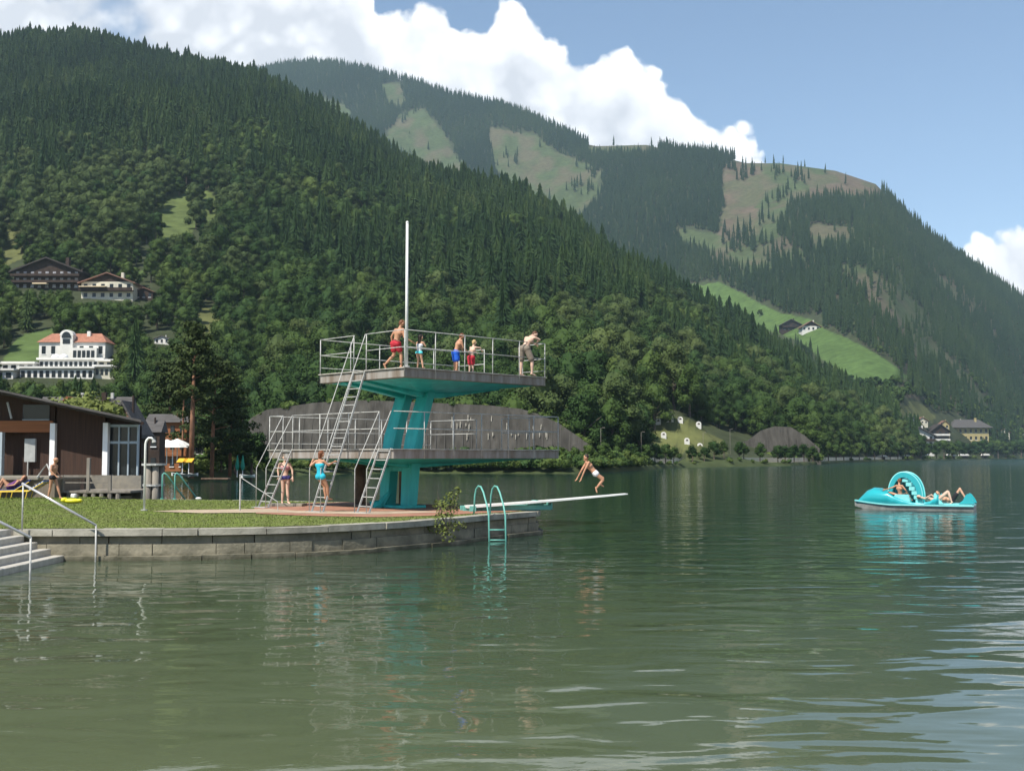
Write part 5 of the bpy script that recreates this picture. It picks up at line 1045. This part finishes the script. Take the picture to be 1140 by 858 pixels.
# ---- the tall pines at the left and the willow over the bathhouse roof
def pine(px, D, h, seed, label, lean=0, cw=3.2, tr=.24, clumps=26, base=.3):
    p = at(px, 500, D); p.z = .8; r2 = random.Random(seed); t = empty('pine_tree', p, label, 'tree'); V = []; Fc = []
    for k in range(clumps):
        f = base + (1 - base) * (k + .5) / clumps; a = k * 2.4; q = cw * (1 - ((f - base) / (1 - base)) ** 1.6 * .75) * r2.uniform(.35, .95); c = (math.cos(a) * q + lean * f, math.sin(a) * q, h * f); rd_ = (cw * r2.uniform(.26, .42), cw * r2.uniform(.26, .42), h * .032 * r2.uniform(.8, 1.3))
        leafy(V, Fc, c, rd_, 120, .17, r2); leafy(V, Fc, c, tuple(x * .6 for x in rd_), 50, .17, r2)
    me = bpy.data.meshes.new('crown'); me.from_pydata(V, [], Fc); me.materials.append(M_PINE); o = bpy.data.objects.new('crown', me); C.objects.link(o); o.parent = t
    mb = MB(); mb.tube([p + Vector((0, 0, -.5)), p + Vector((lean * .3, 0, h * .4)), p + Vector((lean, 0, h * .97))], [tr, tr * .75, tr * .2], 9)
    for k in range(0, clumps, 2): f = base + (1 - base) * (k + .5) / clumps; a = k * 2.4; q = cw * .6 * (1 - f * .5); mb.tube([p + Vector((lean * f, 0, h * f - .5)), p + Vector((math.cos(a) * q + lean * f, math.sin(a) * q, h * f))], [tr * .28, tr * .1], 5)
    mb.build('trunk', M_RBARK, t, smooth=True)
pine(213, 114, 15.2, 1, 'tall pine with a reddish bare trunk beside the orange inn', .2, 2.8, .30, 26, .50); pine(203, 118, 13.0, 2, 'slender pine just left of the reddish trunk', .1, 1.9, .13, 16, .55)
pine(236, 120, 12.2, 3, 'broad dark pine drooping to the right of the reddish trunk', .3, 4.0, .24, 34, .22); pine(256, 124, 8.6, 4, 'lower dark pine at the left end of the retaining wall', .2, 3.0, .2, 26, .2)
pine(188, 128, 12.5, 5, 'dark pine behind the orange inn', 0, 3.4, .22, 26, .35)
def leaf_tree(name, p, h, w_, label, m, seed=3, n=170, s=.12):
    t = empty(name, p, label, 'tree'); me = broad_mesh(seed, h, w_, 9, n, s, .12, m); o = bpy.data.objects.new('crown', me); C.objects.link(o); o.parent = t
    tm = trunk_mesh(h * .8, .14); o = bpy.data.objects.new('trunk', tm); C.objects.link(o); o.parent = t
for k, (px, w_, h) in enumerate(((80, 2.3, 5.9), (98, 2.6, 5.6), (116, 2.0, 5.0))):
    p = at(px, 500, 66); p.z = .8; leaf_tree('willow', p, h, w_, ['pale green willow crown over the bathhouse roof, left of three', 'pale green willow crown over the bathhouse roof, middle and largest', 'pale green willow crown over the bathhouse roof, right of three'][k], M_WIL, 300 + k)
for k, px in enumerate((246, 262, 280, 240)):
    p = at(px, 525, 128 + 3 * k); p.z = .8; leaf_tree('shore_tree', p, (4.6, 5.4, 5.0, 4.0)[k], (1.8, 2.3, 2.2, 1.4)[k], ['light green tree left of the closed green parasols', 'dark round tree behind the closed green parasols', 'round tree at the left foot of the retaining wall', 'small yellow-green tree under the dark pines'][k], M_BUSH if k in (0, 3) else M_BRD, 320 + k, 150, .16)
# dead and pale tall trunks standing in the spur forest
for k, (px, py, hp_) in enumerate(((214, 135, 22), (206, 120, 20), (543, 255, 40), (590, 258, 32), (632, 300, 26))):
    p = ground_at(px, py + 12, D0=300); s = p.y / F; o = MB().tube([p, p + Vector((.3, 0, hp_ * s))], [.28, .12], 6); single(o, 'bare_trunk', mat('pale_bark', (.30, .26, .20), rough=.9), p, ['pale bare trunk high on the left ridge, right of two', 'pale bare trunk high on the left ridge, left of two', 'pale bare trunk in the forest right of the flagpole', 'pale bare trunk beside the small bright clearing', 'pale bare trunk low on the spur above the diver'][k], 'bare tree')
# ================================================================== pedal boat
M_TURQ = mat('turquoise_gelcoat', (.02, .36, .40), rough=.28, col2=(.016, .31, .35), scale=1.5, spec=.6); M_LTURQ = mat('pale_turquoise', (.22, .62, .62), rough=.35, var=.04, spec=.5); M_HULL = mat('grey_hull', (.30, .30, .28), rough=.5, var=.15)
BL = onz(1019, 566.5, 0); BRZ = R(-26); BS = 1.15
pbt = empty('pedal_boat', BL, 'turquoise pedal boat with a double-arched slide drifting on the lake', 'pedal boat', rz=BRZ)
def lb(name, mb, m, parent=pbt, smooth=False, bevel=0):
    """mesh given in boat coordinates: x to the stern, y away, z up"""
    me = bpy.data.meshes.new(name); me.from_pydata([(v[0] * BS, v[1] * BS, v[2] * BS) for v in mb.v], [], mb.f); me.materials.append(m)
    bm = bmesh.new(); bm.from_mesh(me); bmesh.ops.recalc_face_normals(bm, faces=bm.faces)
    if bevel: bmesh.ops.bevel(bm, geom=list(bm.edges), offset=bevel, segments=2, affect='EDGES', clamp_overlap=True)
    bm.to_mesh(me); bm.free()
    if smooth: me.polygons.foreach_set('use_smooth', [True] * len(me.polygons))
    o = bpy.data.objects.new(name, me); C.objects.link(o); o.parent = parent; return o
def loft(secs, close=True):
    mb = MB(); n = len(secs[0]); V = [p for s in secs for p in s]; fs = [(n * i + j, n * i + (j + 1) % n, n * i + n + (j + 1) % n, n * i + n + j) for i in range(len(secs) - 1) for j in range(n)]
    fs += [tuple(reversed(range(n))), tuple(n * (len(secs) - 1) + j for j in range(n))]; return mb.add(V, fs)
X_ = np.linspace(-2.42, 2.3, 19)
def halfw(x): return .78 * (1 - max(0, (-x - .7) / 1.75) ** 2.2) + .02
secs = []
for x in X_:
    w_ = halfw(x); zt = .17 + .07 * max(0, -x - .8) ** 1.3; zb = -.16 + max(0, (-x - 1.4)) * .24; secs.append([(x, -w_, zt), (x, -w_ * .86, zb), (x, w_ * .86, zb), (x, w_, zt)])
lb('hull', loft(secs), M_HULL, smooth=False, bevel=.01)
secs = []
for x in X_:
    w_ = halfw(x) + .05; zt = .17 + .07 * max(0, -x - .8) ** 1.3; secs.append([(x, -w_, zt), (x, -w_, zt + .055), (x, w_, zt + .055), (x, w_, zt)])
lb('rim', loft(secs), M_LTURQ)
def side(y0, y1, outline, nm, m, par=pbt, bev=.015): return lb(nm, MB().prism([(x, y0, z) for x, z in outline], (0, y1 - y0, 0)), m, par, bevel=bev)
# the near and far flanks: a high rounded wheel cover towards the bow, sinking to the cockpit and rising again to the slide
secs = []
prof = [(-2.36, .26), (-2.15, .48), (-1.9, .74), (-1.6, .88), (-1.3, .86), (-1.0, .70), (-.7, .52), (-.35, .38), (0, .30), (.4, .28), (.65, .36), (.85, .52), (.98, .66)]
for x, z in prof:
    w_ = halfw(x); n = 9; top_ = []
    for k in range(n + 1): a = math.pi * k / n; top_.append((x, -math.cos(a) * w_, .21 + (z - .21) * (math.sin(a) ** .55 if x < -1.15 else 0)))
    if x >= -1.15: top_ = [(x, -w_, .21), (x, -w_ * .97, .21 + (z - .21) * .8), (x, -w_ * .9, z), (x, -w_ * .78, .21 + (z - .21) * .8), (x, -w_ * .72, .22), (x, w_ * .72, .22), (x, w_ * .78, .21 + (z - .21) * .8), (x, w_ * .9, z), (x, w_ * .97, .21 + (z - .21) * .8), (x, w_, .21)]
    secs.append(top_)
lb('cowling', loft(secs), M_TURQ, smooth=True)
# slide: two thick crescent arches with the slide and steps between them
def arch(y):
    o = []; i = []
    for k in range(21):
        t = k / 20; a = math.pi * (1 - t) ; x = -.08 + 1.02 * math.cos(a) * (1 if t < .5 else 1.02) ; z = .30 + 1.50 * math.sin(a) ** .86
        xi = -.12 + .90 * math.cos(a); zi = .28 + 1.28 * math.sin(a) ** .9; o.append((x + (.05), z)); i.append((xi - (0.0 if t < .5 else .12), zi))
    return o + list(reversed(i))
def crescent(y0, y1, nm, thin=False):
    """side panel of the slide: steep in front, falling in a long curve to the stern"""
    out = []; inn = []
    for k in range(25):
        t = k / 24; a = math.pi * (1 - t); x = -.42 + (.74 if t > .5 else .62) * math.cos(a); z = .34 + 1.18 * max(math.sin(a), 0) ** .8
        w_ = .20 + .26 * (1 - t) ; xi = x + (.0 if 0 else w_ * (-math.cos(a))); zi = z - .13 - .22 * math.sin(a) * (1 - t)
        out.append((x, z)); inn.append((-.42 + (x + .42) * .74, .24 + (z - .24) * .84) if thin else (-.42 + (x + .42) * .96, .24))
    P = out + inn[::-1]; n = 25; mb = MB(); V = [(x, y, z) for y in (y0, y1) for x, z in out + inn]
    f = []
    for i in range(24):
        f += [(i, i + 1, 25 + i + 1, 25 + i), (50 + i, 50 + 25 + i, 50 + 26 + i, 50 + i + 1), (i, 50 + i, 50 + i + 1, i + 1), (25 + i, 26 + i, 76 + i, 75 + i)]
    f += [(0, 25, 75, 50), (24, 74, 99, 49)]; mb.add(V, f); o = lb(nm, mb, M_TURQ)
    ed = MB().tube([(x, (y0 + y1) / 2, z + .005) for x, z in out], .034, 6); lb('rim_edge', ed, M_LTURQ, o, smooth=True)
    return o
crescent(-.28, -.22, 'slide_side', True); crescent(.69, .74, 'slide_side')
run = []
for k in range(25):
    t = k / 24; a = math.pi * (1 - t); x = -.42 + (.70 if t > .5 else .54) * math.cos(a); z = .30 + 1.06 * max(math.sin(a), 0) ** .8; run.append([(x, -.22, z), (x, .69, z), (x, .69, z - .04), (x, -.22, z - .04)])
lb('slide_surface', loft(run[2:13]), M_LTURQ)
stp = MB()
for k in range(6): z = .42 + k * .22; z = .40 + k * .175; x = .24 - k * .055 - (k * .17) ** 2 * .32; stp.bb((x - .2, -.22, z - .16), (x + .02, .69, z))
lb('steps', stp, M_LTURQ, bevel=.012)
lb('seat', MB().prism([(-.80, -.70, .22), (-.10, -.70, .22), (-.16, -.70, .62), (-.72, -.70, .62)], (0, .10, 0)).prism([(-.80, -.60, .24), (-.10, -.60, .24), (-.12, -.60, .46), (-.78, -.60, .46)], (0, .42, 0)), M_LTURQ, bevel=.02)
lb('steering_column', MB().tube([(-1.0, 0, .4), (-.9, 0, .75)], .03, 6).tube([(-.9, -.12, .75), (-.9, .12, .75)], .025, 6), M_GALV)
lb('rear_deck', MB().bb((.85, -.70, .225), (2.25, .70, .27)), M_LTURQ, bevel=.015)
for y0 in (-.72, .62): side(y0, y0 + .1, [(1.72, .27), (2.34, .27), (2.28, .42), (2.15, .62), (2.06, .68), (1.98, .60), (1.9, .42)], 'stern_fin', M_TURQ)
side(-.76, -.66, [(.80, .24), (1.2, .24), (1.02, .42), (.92, .62), (.86, .72), (.8, .66)], 'side_moulding', M_LTURQ)
# ================================================================== people
def skin(n, c): return mat(n, c, rough=.55, var=.06, scale=6, spec=.35)
S_TAN = skin('tanned_skin', (.46, .24, .145)); S_PALE = skin('pale_skin', (.60, .40, .30)); S_MID = skin('sunned_skin', (.50, .29, .19))
H_DK = mat('dark_hair', (.025, .016, .012), rough=.6); H_BR = mat('brown_hair', (.10, .045, .022), rough=.6); H_RED = mat('auburn_hair', (.16, .055, .022), rough=.6); H_BL = mat('blond_hair', (.48, .33, .15), rough=.6); H_GR = mat('grey_hair', (.38, .35, .31), rough=.7)
def cloth(n, c): return mat(n, c, rough=.8, var=.10, scale=7, bump=.3, bscale=12)
C_RED = cloth('red_cloth', (.42, .02, .035)); C_BLUE = cloth('blue_cloth', (.01, .10, .55)); C_GREY = cloth('taupe_cloth', (.20, .165, .13)); C_TURQ = cloth('turquoise_cloth', (.02, .42, .55)); C_CYAN = cloth('aqua_cloth', (.10, .62, .66)); C_WHT = cloth('white_cloth', (.72, .72, .74)); C_BLK = cloth('black_cloth', (.015, .014, .018)); C_NAVY = cloth('navy_cloth', (.03, .03, .14)); C_PAT = cloth('pink_patterned_cloth', (.50, .22, .24)); C_PURP = cloth('violet_cloth', (.13, .04, .16))
def capsule(V, Fc, a, b_, ra, rb, seg=12, sz=None):
    mb = MB(); a = Vector(a); b_ = Vector(b_); d = b_ - a
    if d.length < 1e-5: mb.ball(a, ra, seg, 8, sz or (1, 1, 1))
    else:
        d.normalize(); P = []; Rr = []
        for k in range(5): t = math.pi / 2 * (1 - k / 4); P.append(a - d * ra * math.sin(t)); Rr.append(max(ra * math.cos(t), ra * .06))
        for k in range(5): t = math.pi / 2 * k / 4; P.append(b_ + d * rb * math.sin(t)); Rr.append(max(rb * math.cos(t), rb * .06))
        mb.tube(P, Rr, seg)
    o = len(V); V += mb.v; Fc += [tuple(o + i for i in f) for f in mb.f]
def blob(name, parts, m, parent, voxel=.012, it=2, cut=None):
    """one continuous surface round tapered limbs"""
    V = []; Fc = []
    for p in parts: capsule(V, Fc, *p)
    me = bpy.data.meshes.new('tmp'); me.from_pydata(V, [], Fc); bm = bmesh.new(); bm.from_mesh(me); bmesh.ops.recalc_face_normals(bm, faces=bm.faces); bm.to_mesh(me); bm.free()
    o = bpy.data.objects.new('tmp', me); C.objects.link(o); r = o.modifiers.new('r', 'REMESH'); r.mode = 'VOXEL'; r.voxel_size = voxel
    s = o.modifiers.new('s', 'SMOOTH'); s.iterations = it; s.factor = .5
    dg = bpy.context.evaluated_depsgraph_get(); dg.update(); nm = bpy.data.meshes.new_from_object(o.evaluated_get(dg)); bpy.data.objects.remove(o); bpy.data.meshes.remove(me)
    nm.name = name; nm.materials.clear(); nm.materials.append(m); nm.polygons.foreach_set('use_smooth', [True] * len(nm.polygons))
    if cut:
        bm = bmesh.new(); bm.from_mesh(nm)
        for co, no in cut:
            g = list(bm.verts) + list(bm.edges) + list(bm.faces); bmesh.ops.bisect_plane(bm, geom=g, plane_co=co, plane_no=no, clear_outer=True)
        bm.to_mesh(nm); bm.free(); nm.polygons.foreach_set('use_smooth', [True] * len(nm.polygons))
    ob = bpy.data.objects.new(name, nm); C.objects.link(ob); ob.parent = parent; return ob
def V3(p): return Vector(p)
def person(label, loc, s, J, sk, hair, clothes, face=(0, -1, 0), hairlen=0, rz=0, build=1.0, group=None, parent_rz=None, headk=1.0):
    """J: joints in metres from loc: hd nk pv el er wl wr kl kr al ar, optional lat (towards the figure's right), tl tr toe directions"""
    root = empty('person', loc, label, 'person', group, rz); J = {k: V3(v) for k, v in J.items()}; lat = J.get('lat', V3((1, 0, 0))).normalized(); hl_ = J.get('hlat', lat).normalized()
    nk, pv, hd = J['nk'], J['pv'], J['hd']; up = (nk - pv).normalized(); b = s * build * 1.06
    sr = nk + lat * .175 * s - up * .045 * s; sl_ = nk - lat * .175 * s - up * .045 * s; hr = pv + hl_ * .088 * s - up * .02 * s; hl = pv - hl_ * .088 * s - up * .02 * s
    ch = pv.lerp(nk, .68); ws = pv.lerp(nk, .32); fc = V3(face).normalized(); hup = (hd - nk).normalized()
    fwd = up.cross(lat)   # body front: right x up reversed
    if fwd.dot(fc) < -.3: pass
    hs = s ** .6 * headk
    P = [(hl, hr, .098 * b, .098 * b), (pv, ws, .115 * b, .098 * b), (ws, ch, .098 * b, .118 * b), (ch - lat * .06 * s, ch + lat * .06 * s, .108 * b, .108 * b), (ch, nk, .105 * b, .062 * s), (sl_ + lat * .02 * s, sr - lat * .02 * s, .056 * b, .056 * b),
         (nk, hd, .052 * s, .055 * hs), (hd, hd, .092 * hs, .092 * hs), (hd + hup * .035 * hs, hd + hup * .035 * hs - fc * .03 * hs, .088 * hs, .084 * hs), (hd - hup * .055 * hs + fc * .035 * hs, hd - hup * .07 * hs + fc * .05 * hs, .052 * hs, .036 * hs),
         (hd + fc * .085 * hs + hup * .0 * hs, hd + fc * .105 * hs - hup * .022 * hs, .012 * hs, .016 * hs), (hd + fc * .07 * hs + hup * .03 * hs, hd + fc * .078 * hs + hup * .03 * hs, .022 * hs, .02 * hs)]
    sd = fc.cross(hup).normalized()
    for g in (-1, 1): P.append((hd + sd * g * .092 * hs + hup * .012 * hs, hd + sd * g * .096 * hs - hup * .02 * hs, .02 * hs, .014 * hs))
    def arm(a, e, w_):
        P.append((a, e, .047 * b, .036 * b)); P.append((e, w_, .037 * b, .024 * s)); d = (w_ - e).normalized(); n = d.cross(lat if abs(d.dot(lat)) < .8 else up).normalized(); q = d.cross(n)
        P.append((w_, w_ + d * .075 * s, .026 * s, .030 * s))
        for j, (o_, l_) in enumerate(((-.027, .075), (-.009, .085), (.009, .08), (.027, .062))):
            k0 = w_ + d * .085 * s + q * o_ * s; k1 = k0 + (d * .9 + n * .2).normalized() * l_ * .5 * s; P.append((k0, k1, .0095 * s + .001, .009 * s + .001)); P.append((k1, k1 + (d * .75 + n * .6).normalized() * l_ * .5 * s, .009 * s + .001, .008 * s + .001))
        t0 = w_ + d * .03 * s - q * .025 * s; t1 = t0 + (d * .6 - q * .8).normalized() * .05 * s; P.append((t0, t1, .013 * s, .011 * s)); P.append((t1, t1 + d * .03 * s, .011 * s, .009 * s))
    arm(sl_, J['el'], J['wl']); arm(sr, J['er'], J['wr'])
    for h, k, a, tk in ((hl, J['kl'], J['al'], 'tl'), (hr, J['kr'], J['ar'], 'tr')):
        td = J.get(tk, V3((fc.x, fc.y, -.15))).normalized(); P.append((h, k, .084 * b, .052 * b)); m1 = k.lerp(a, .35); P.append((k, m1, .05 * b, .053 * b)); P.append((m1, a, .053 * b, .031 * s)); hz = a - td * .035 * s - (a - k).normalized() * -.02 * s
        P.append((hz, a + td * .11 * s + V3((0, 0, -.035 * s)) * 0 + (a - k).normalized() * .035 * s * (1 if abs(td.dot((a - k).normalized())) < .8 else 0), .034 * s, .03 * s)); e_ = P[-1][1]; P.append((e_, e_ + td * .05 * s, .033 * s, .018 * s))
    blob('body', P, sk, root, .0095 if s > .8 else .0085)
    hb_ = hd + hup * .03 * hs - fc * .022 * hs; HP = [(hb_, hb_, .096 * hs, .096 * hs), (hb_ + hup * .03 * hs, hb_ + hup * .02 * hs + fc * .035 * hs, .075 * hs, .066 * hs), (hb_ - fc * .02 * hs, hb_ - fc * .03 * hs - hup * .06 * hs, .07 * hs, .05 * hs)]
    if hairlen: HP += [(hb_ - fc * .04 * hs, hb_ - fc * .07 * hs - V3((0, 0, hairlen)), .08 * hs, .045 * hs)]
    if hair: blob('hair', HP, hair, root, .012)
    for g in (-1, 1): mb = MB().ball(hd + fc * .082 * hs + sd * g * .032 * hs + hup * .012 * hs, .0115 * hs, 8, 6); o = bpy.data.meshes.new('eye'); o.from_pydata(mb.v, [], mb.f); o.materials.append(H_DK); e = bpy.data.objects.new('eye', o); C.objects.link(e); e.parent = root
    g_ = .014
    for kind, m in clothes:
        if kind in ('shorts', 'longshorts', 'trunks'):
            f = {'shorts': .55, 'longshorts': .82, 'trunks': .16}[kind]; gg = .022 if kind != 'trunks' else .008; Q = [(hl, hr, .100 * b + gg, .100 * b + gg), (pv, pv.lerp(nk, .13), .114 * b + gg * .7, .106 * b + gg * .5)]; 
            for h, k in ((hl, J['kl']), (hr, J['kr'])): Q.append((h, h.lerp(k, f), .088 * b + gg, (.062 + .018 * (f > .3)) * b + gg))
            blob('swim_shorts', Q, m, root, .012, 2, [(pv.lerp(nk, .17), up)])
        if kind == 'onepiece': blob('swimsuit', [(hl, hr, .100 * b + .008, .100 * b + .008), (pv, ws, .118 * b + .006, .101 * b + .006), (ws, ch, .101 * b + .006, .120 * b + .006), (ch - lat * .06 * s, ch + lat * .06 * s, .110 * b + .006, .110 * b + .006)], m, root, .012, 2, [(ch + up * .055 * s, up)])
        if kind == 'bottom': blob('bikini_bottom', [(hl, hr, .101 * b + .008, .101 * b + .008), (pv, pv + up * .02, .117 * b + .006, .114 * b + .006)], m, root, .012, 2, [(pv + up * .075 * s, up), (pv - up * .06 * s, -up)])
        if kind == 'top': blob('swim_top', [(ws, ch, .101 * b + .006, .120 * b + .006), (ch - lat * .06 * s, ch + lat * .06 * s, .110 * b + .006, .110 * b + .006)], m, root, .012, 2, [(ch + up * .05 * s, up), (ch - up * .09 * s, -up)])
        if kind == 'tank': blob('swim_top', [(ws, ch, .101 * b + .008, .120 * b + .008), (pv.lerp(ws, .5), ws, .112 * b + .006, .10 * b + .006), (ch - lat * .06 * s, ch + lat * .06 * s, .110 * b + .007, .110 * b + .007)], m, root, .012, 2, [(ch + up * .07 * s, up), (pv.lerp(ws, .45), -up)])
    return root
# J built in the picture's plane: x right, y away, z up, metres from the feet
def gnd(px, D, z): v = at(px, 500, D); v.z = z; return v
person('man in red shorts striding along the upper platform behind the flagpole', gnd(437, 35.75, Z5), .92, dict(nk=(.20, 0, 1.27), hd=(.27, .03, 1.44), pv=(.08, 0, .80), lat=(.75, -.45, 0), el=(-.07, .12, 1.02), wl=(-.04, .16, .76), er=(.36, -.12, .98), wr=(.58, -.02, .86), kl=(.02, .05, .43), al=(-.27, .05, .12), tl=(.45, .1, -.8), kr=(.25, .02, .44), ar=(.26, 0, .06), tr=(.8, .3, -.1)), S_TAN, H_RED, [('shorts', C_RED)], face=(.8, .45, -.15))
person('girl in a white top and turquoise bottom walking along the upper platform', gnd(467, 35.9, Z5), .64, dict(nk=(.0, 0, .86), hd=(.02, .01, 1.0), pv=(-.03, 0, .52), lat=(.85, -.4, 0), el=(-.10, .05, .66), wl=(-.08, .12, .54), er=(.18, -.03, .72), wr=(.12, .08, .84), kl=(-.05, .03, .28), al=(-.08, .05, .05), kr=(.06, 0, .28), ar=(.10, -.03, .05)), S_MID, H_DK, [('tank', C_WHT), ('bottom', C_CYAN)], face=(.6, .7, -.1), hairlen=.26, headk=1.05)
person('boy in bright blue shorts standing at the rail of the upper platform', gnd(508, 37.2, Z5), .80, dict(nk=(.10, .03, 1.05), hd=(.17, .06, 1.18), pv=(-.03, 0, .64), lat=(.55, -.8, 0), el=(.13, .14, .82), wl=(.24, .26, .66), er=(.22, -.05, .80), wr=(.38, .08, .66), kl=(-.05, .05, .36), al=(-.07, .07, .06), kr=(.02, -.05, .36), ar=(.0, -.05, .06)), S_TAN, H_RED, [('longshorts', C_BLUE)], face=(.8, .6, -.25))
person('small blond boy in red shorts leaning at the rail of the upper platform', gnd(526, 37.9, Z5), .70, dict(nk=(.02, .02, .90), hd=(.05, .05, 1.04), pv=(-.05, 0, .54), lat=(.75, -.6, 0), el=(-.02, .20, .80), wl=(.10, .36, .74), er=(.26, .02, .86), wr=(.30, .24, .80), kl=(-.09, .03, .30), al=(-.11, .04, .06), kr=(.0, -.02, .30), ar=(.01, -.02, .06)), S_PALE, H_BL, [('longshorts', C_RED)], face=(.5, .8, -.1), headk=1.0)
person('man in grey-brown shorts leaning over the rail at the right end of the upper platform', gnd(586, 38.9, Z5), 1.06, dict(nk=(.16, .20, 1.36), hd=(.30, .32, 1.46), pv=(-.06, 0, .94), lat=(.80, -.55, 0), el=(.12, .52, 1.26), wl=(.30, .62, 1.16), er=(.46, .16, 1.26), wr=(.38, .42, 1.18), kl=(-.17, .06, .50), al=(-.19, .08, .07), kr=(.20, -.02, .50), ar=(.20, .0, .07), hlat=(.9, -.3, 0)), S_PALE, H_BR, [('longshorts', C_GREY)], face=(.75, .6, -.5))
# woman climbing the tall ladder
person('woman in a turquoise swimsuit climbing the tall steel ladder', gnd(358.5, 35.35, 1.15), .92, dict(nk=(-.06, -.04, 1.24), hd=(-.02, .0, 1.42), pv=(-.03, -.06, .74), lat=(.85, -.5, 0), el=(-.34, -.06, 1.06), wl=(-.32, .10, 1.20), er=(.22, -.10, 1.08), wr=(.36, .14, 1.18), kl=(.08, .04, .42), al=(.12, .06, .06), kr=(.18, -.02, .40), ar=(.20, .06, .06), tl=(.6, .7, -.1), tr=(.7, .6, -.1)), S_TAN, H_RED, [('onepiece', C_TURQ)], face=(.6, .75, .15), hairlen=.12)
person('older bather with grey hair and dark patterned bikini bottoms by the left ladder', gnd(318, 39.5, G + .1), 1.0, dict(nk=(-.02, 0, 1.42), hd=(.0, -.02, 1.60), pv=(.0, 0, .90), lat=(-.95, -.2, 0), el=(.24, .02, 1.16), wl=(.27, -.06, .92), er=(-.26, .0, 1.16), wr=(-.22, -.05, .92), kl=(.08, 0, .48), al=(.12, -.02, .06), kr=(-.08, 0, .48), ar=(-.10, 0, .06), tl=(.5, -.8, -.1), tr=(.3, -.9, -.1)), S_PALE, H_GR, [('top', C_PAT), ('bottom', C_NAVY)], face=(.3, -.9, -.2))
# the diver in the air above the springboard
dv = at(659, 549, 37.35)
person('boy in white trunks in mid-air leaping off the end of the springboard', dv, .84, dict(nk=(-.18, .02, 1.02), hd=(-.19, .0, 1.18), pv=(.12, .0, .66), lat=(.35, -.9, .2), el=(-.34, -.12, .78), wl=(-.48, -.08, .52), er=(-.24, -.16, .78), wr=(-.36, -.18, .50), kl=(.37, .05, .50), al=(.30, .10, .32), kr=(.36, -.08, .44), ar=(.14, -.1, .18), tl=(.5, 0, -.3), tr=(.3, 0, -.9), hlat=(.2, -1, 0)), S_TAN, H_DK, [('trunks', C_WHT)], face=(-.75, 0, -.6))
person('older bald man in black trunks walking across the lawn', gnd(61, 46.2, G), .98, dict(nk=(.0, 0, 1.40), hd=(.06, -.01, 1.58), pv=(-.04, 0, .90), lat=(.25, .97, 0), er=(-.02, .26, 1.14), wr=(.14, .22, .95), el=(-.04, -.24, 1.14), wl=(.16, -.24, .96), kl=(-.12, -.05, .48), al=(-.20, -.05, .08), kr=(.14, .06, .48), ar=(.26, .06, .07)), S_TAN, None, [('trunks', C_BLK)], face=(1, -.1, -.1))
p8 = onz(8, 553.6, G)
person('sunbather in violet lying on the blue lounger at the left edge', p8 + Vector((0, 0, .40)), .95, dict(nk=(.55, 0, .30), hd=(.70, 0, .44), pv=(.10, 0, .08), lat=(0, -1, 0), el=(.42, .3, .14), wl=(.15, .3, .08), er=(.42, -.3, .14), wr=(.15, -.30, .10), kl=(-.20, .10, .34), al=(-.50, .12, -.30), kr=(-.16, -.10, .38), ar=(-.52, -.30, -.34), tl=(-.9, 0, -.3), tr=(-.9, 0, -.2)), S_TAN, H_BR, [('onepiece', C_PURP)], face=(-.7, 0, .7))
# ---- on the pedal boat (boat coordinates turned into world axes)
def bp(x, y, z): return Vector((x * BS, y * BS, z * BS))
def boat_person(label, s, J, sk, hair, clothes, face, **kw):
    return person(label, BL, s, {k: bp(*v) for k, v in J.items()}, sk, hair, clothes, face, rz=BRZ, **kw)
boat_person('bare-backed boy sitting at the pedals of the turquoise boat', .95, dict(nk=(-.56, -.50, 1.00), hd=(-.54, -.46, 1.17), pv=(-.52, -.44, .55), lat=(.88, -.45, 0), el=(-.86, -.44, .88), wl=(-1.12, -.36, .80), er=(-.30, -.58, .80), wr=(-.20, -.42, .60), kl=(-.95, -.30, .68), al=(-1.22, -.15, .42), kr=(-.30, -.3, .66), ar=(-.12, -.12, .38)), S_TAN, H_RED, [('shorts', C_BLK)], (-.3, .9, 0))
boat_person('bather lying on the boat with head forward and one pale knee raised', .90, dict(nk=(.40, -.34, .46), hd=(.20, -.38, .52), pv=(.86, -.30, .38), lat=(0, -1, 0), el=(.66, .0, .40), wl=(.95, .02, .40), er=(.70, -.62, .62), wr=(1.05, -.66, .34), kl=(1.28, -.22, .76), al=(1.42, -.2, .33), kr=(1.34, -.42, .74), ar=(1.46, -.5, .33)), S_PALE, H_BR, [('trunks', C_BLK)], (-.2, 0, 1))
boat_person('bather lying at the stern of the boat with both knees bent', .92, dict(nk=(1.02, .28, .46), hd=(.86, .26, .66), pv=(1.42, .20, .38), lat=(0, -1, 0), el=(1.05, .50, .40), wl=(1.3, .55, .36), er=(1.0, .05, .48), wr=(1.2, .0, .36), kl=(1.72, .30, .86), al=(1.98, .28, .36), kr=(1.74, .08, .84), ar=(2.02, .0, .36)), S_MID, H_DK, [('shorts', C_BLK)], (.5, -.3, .8))
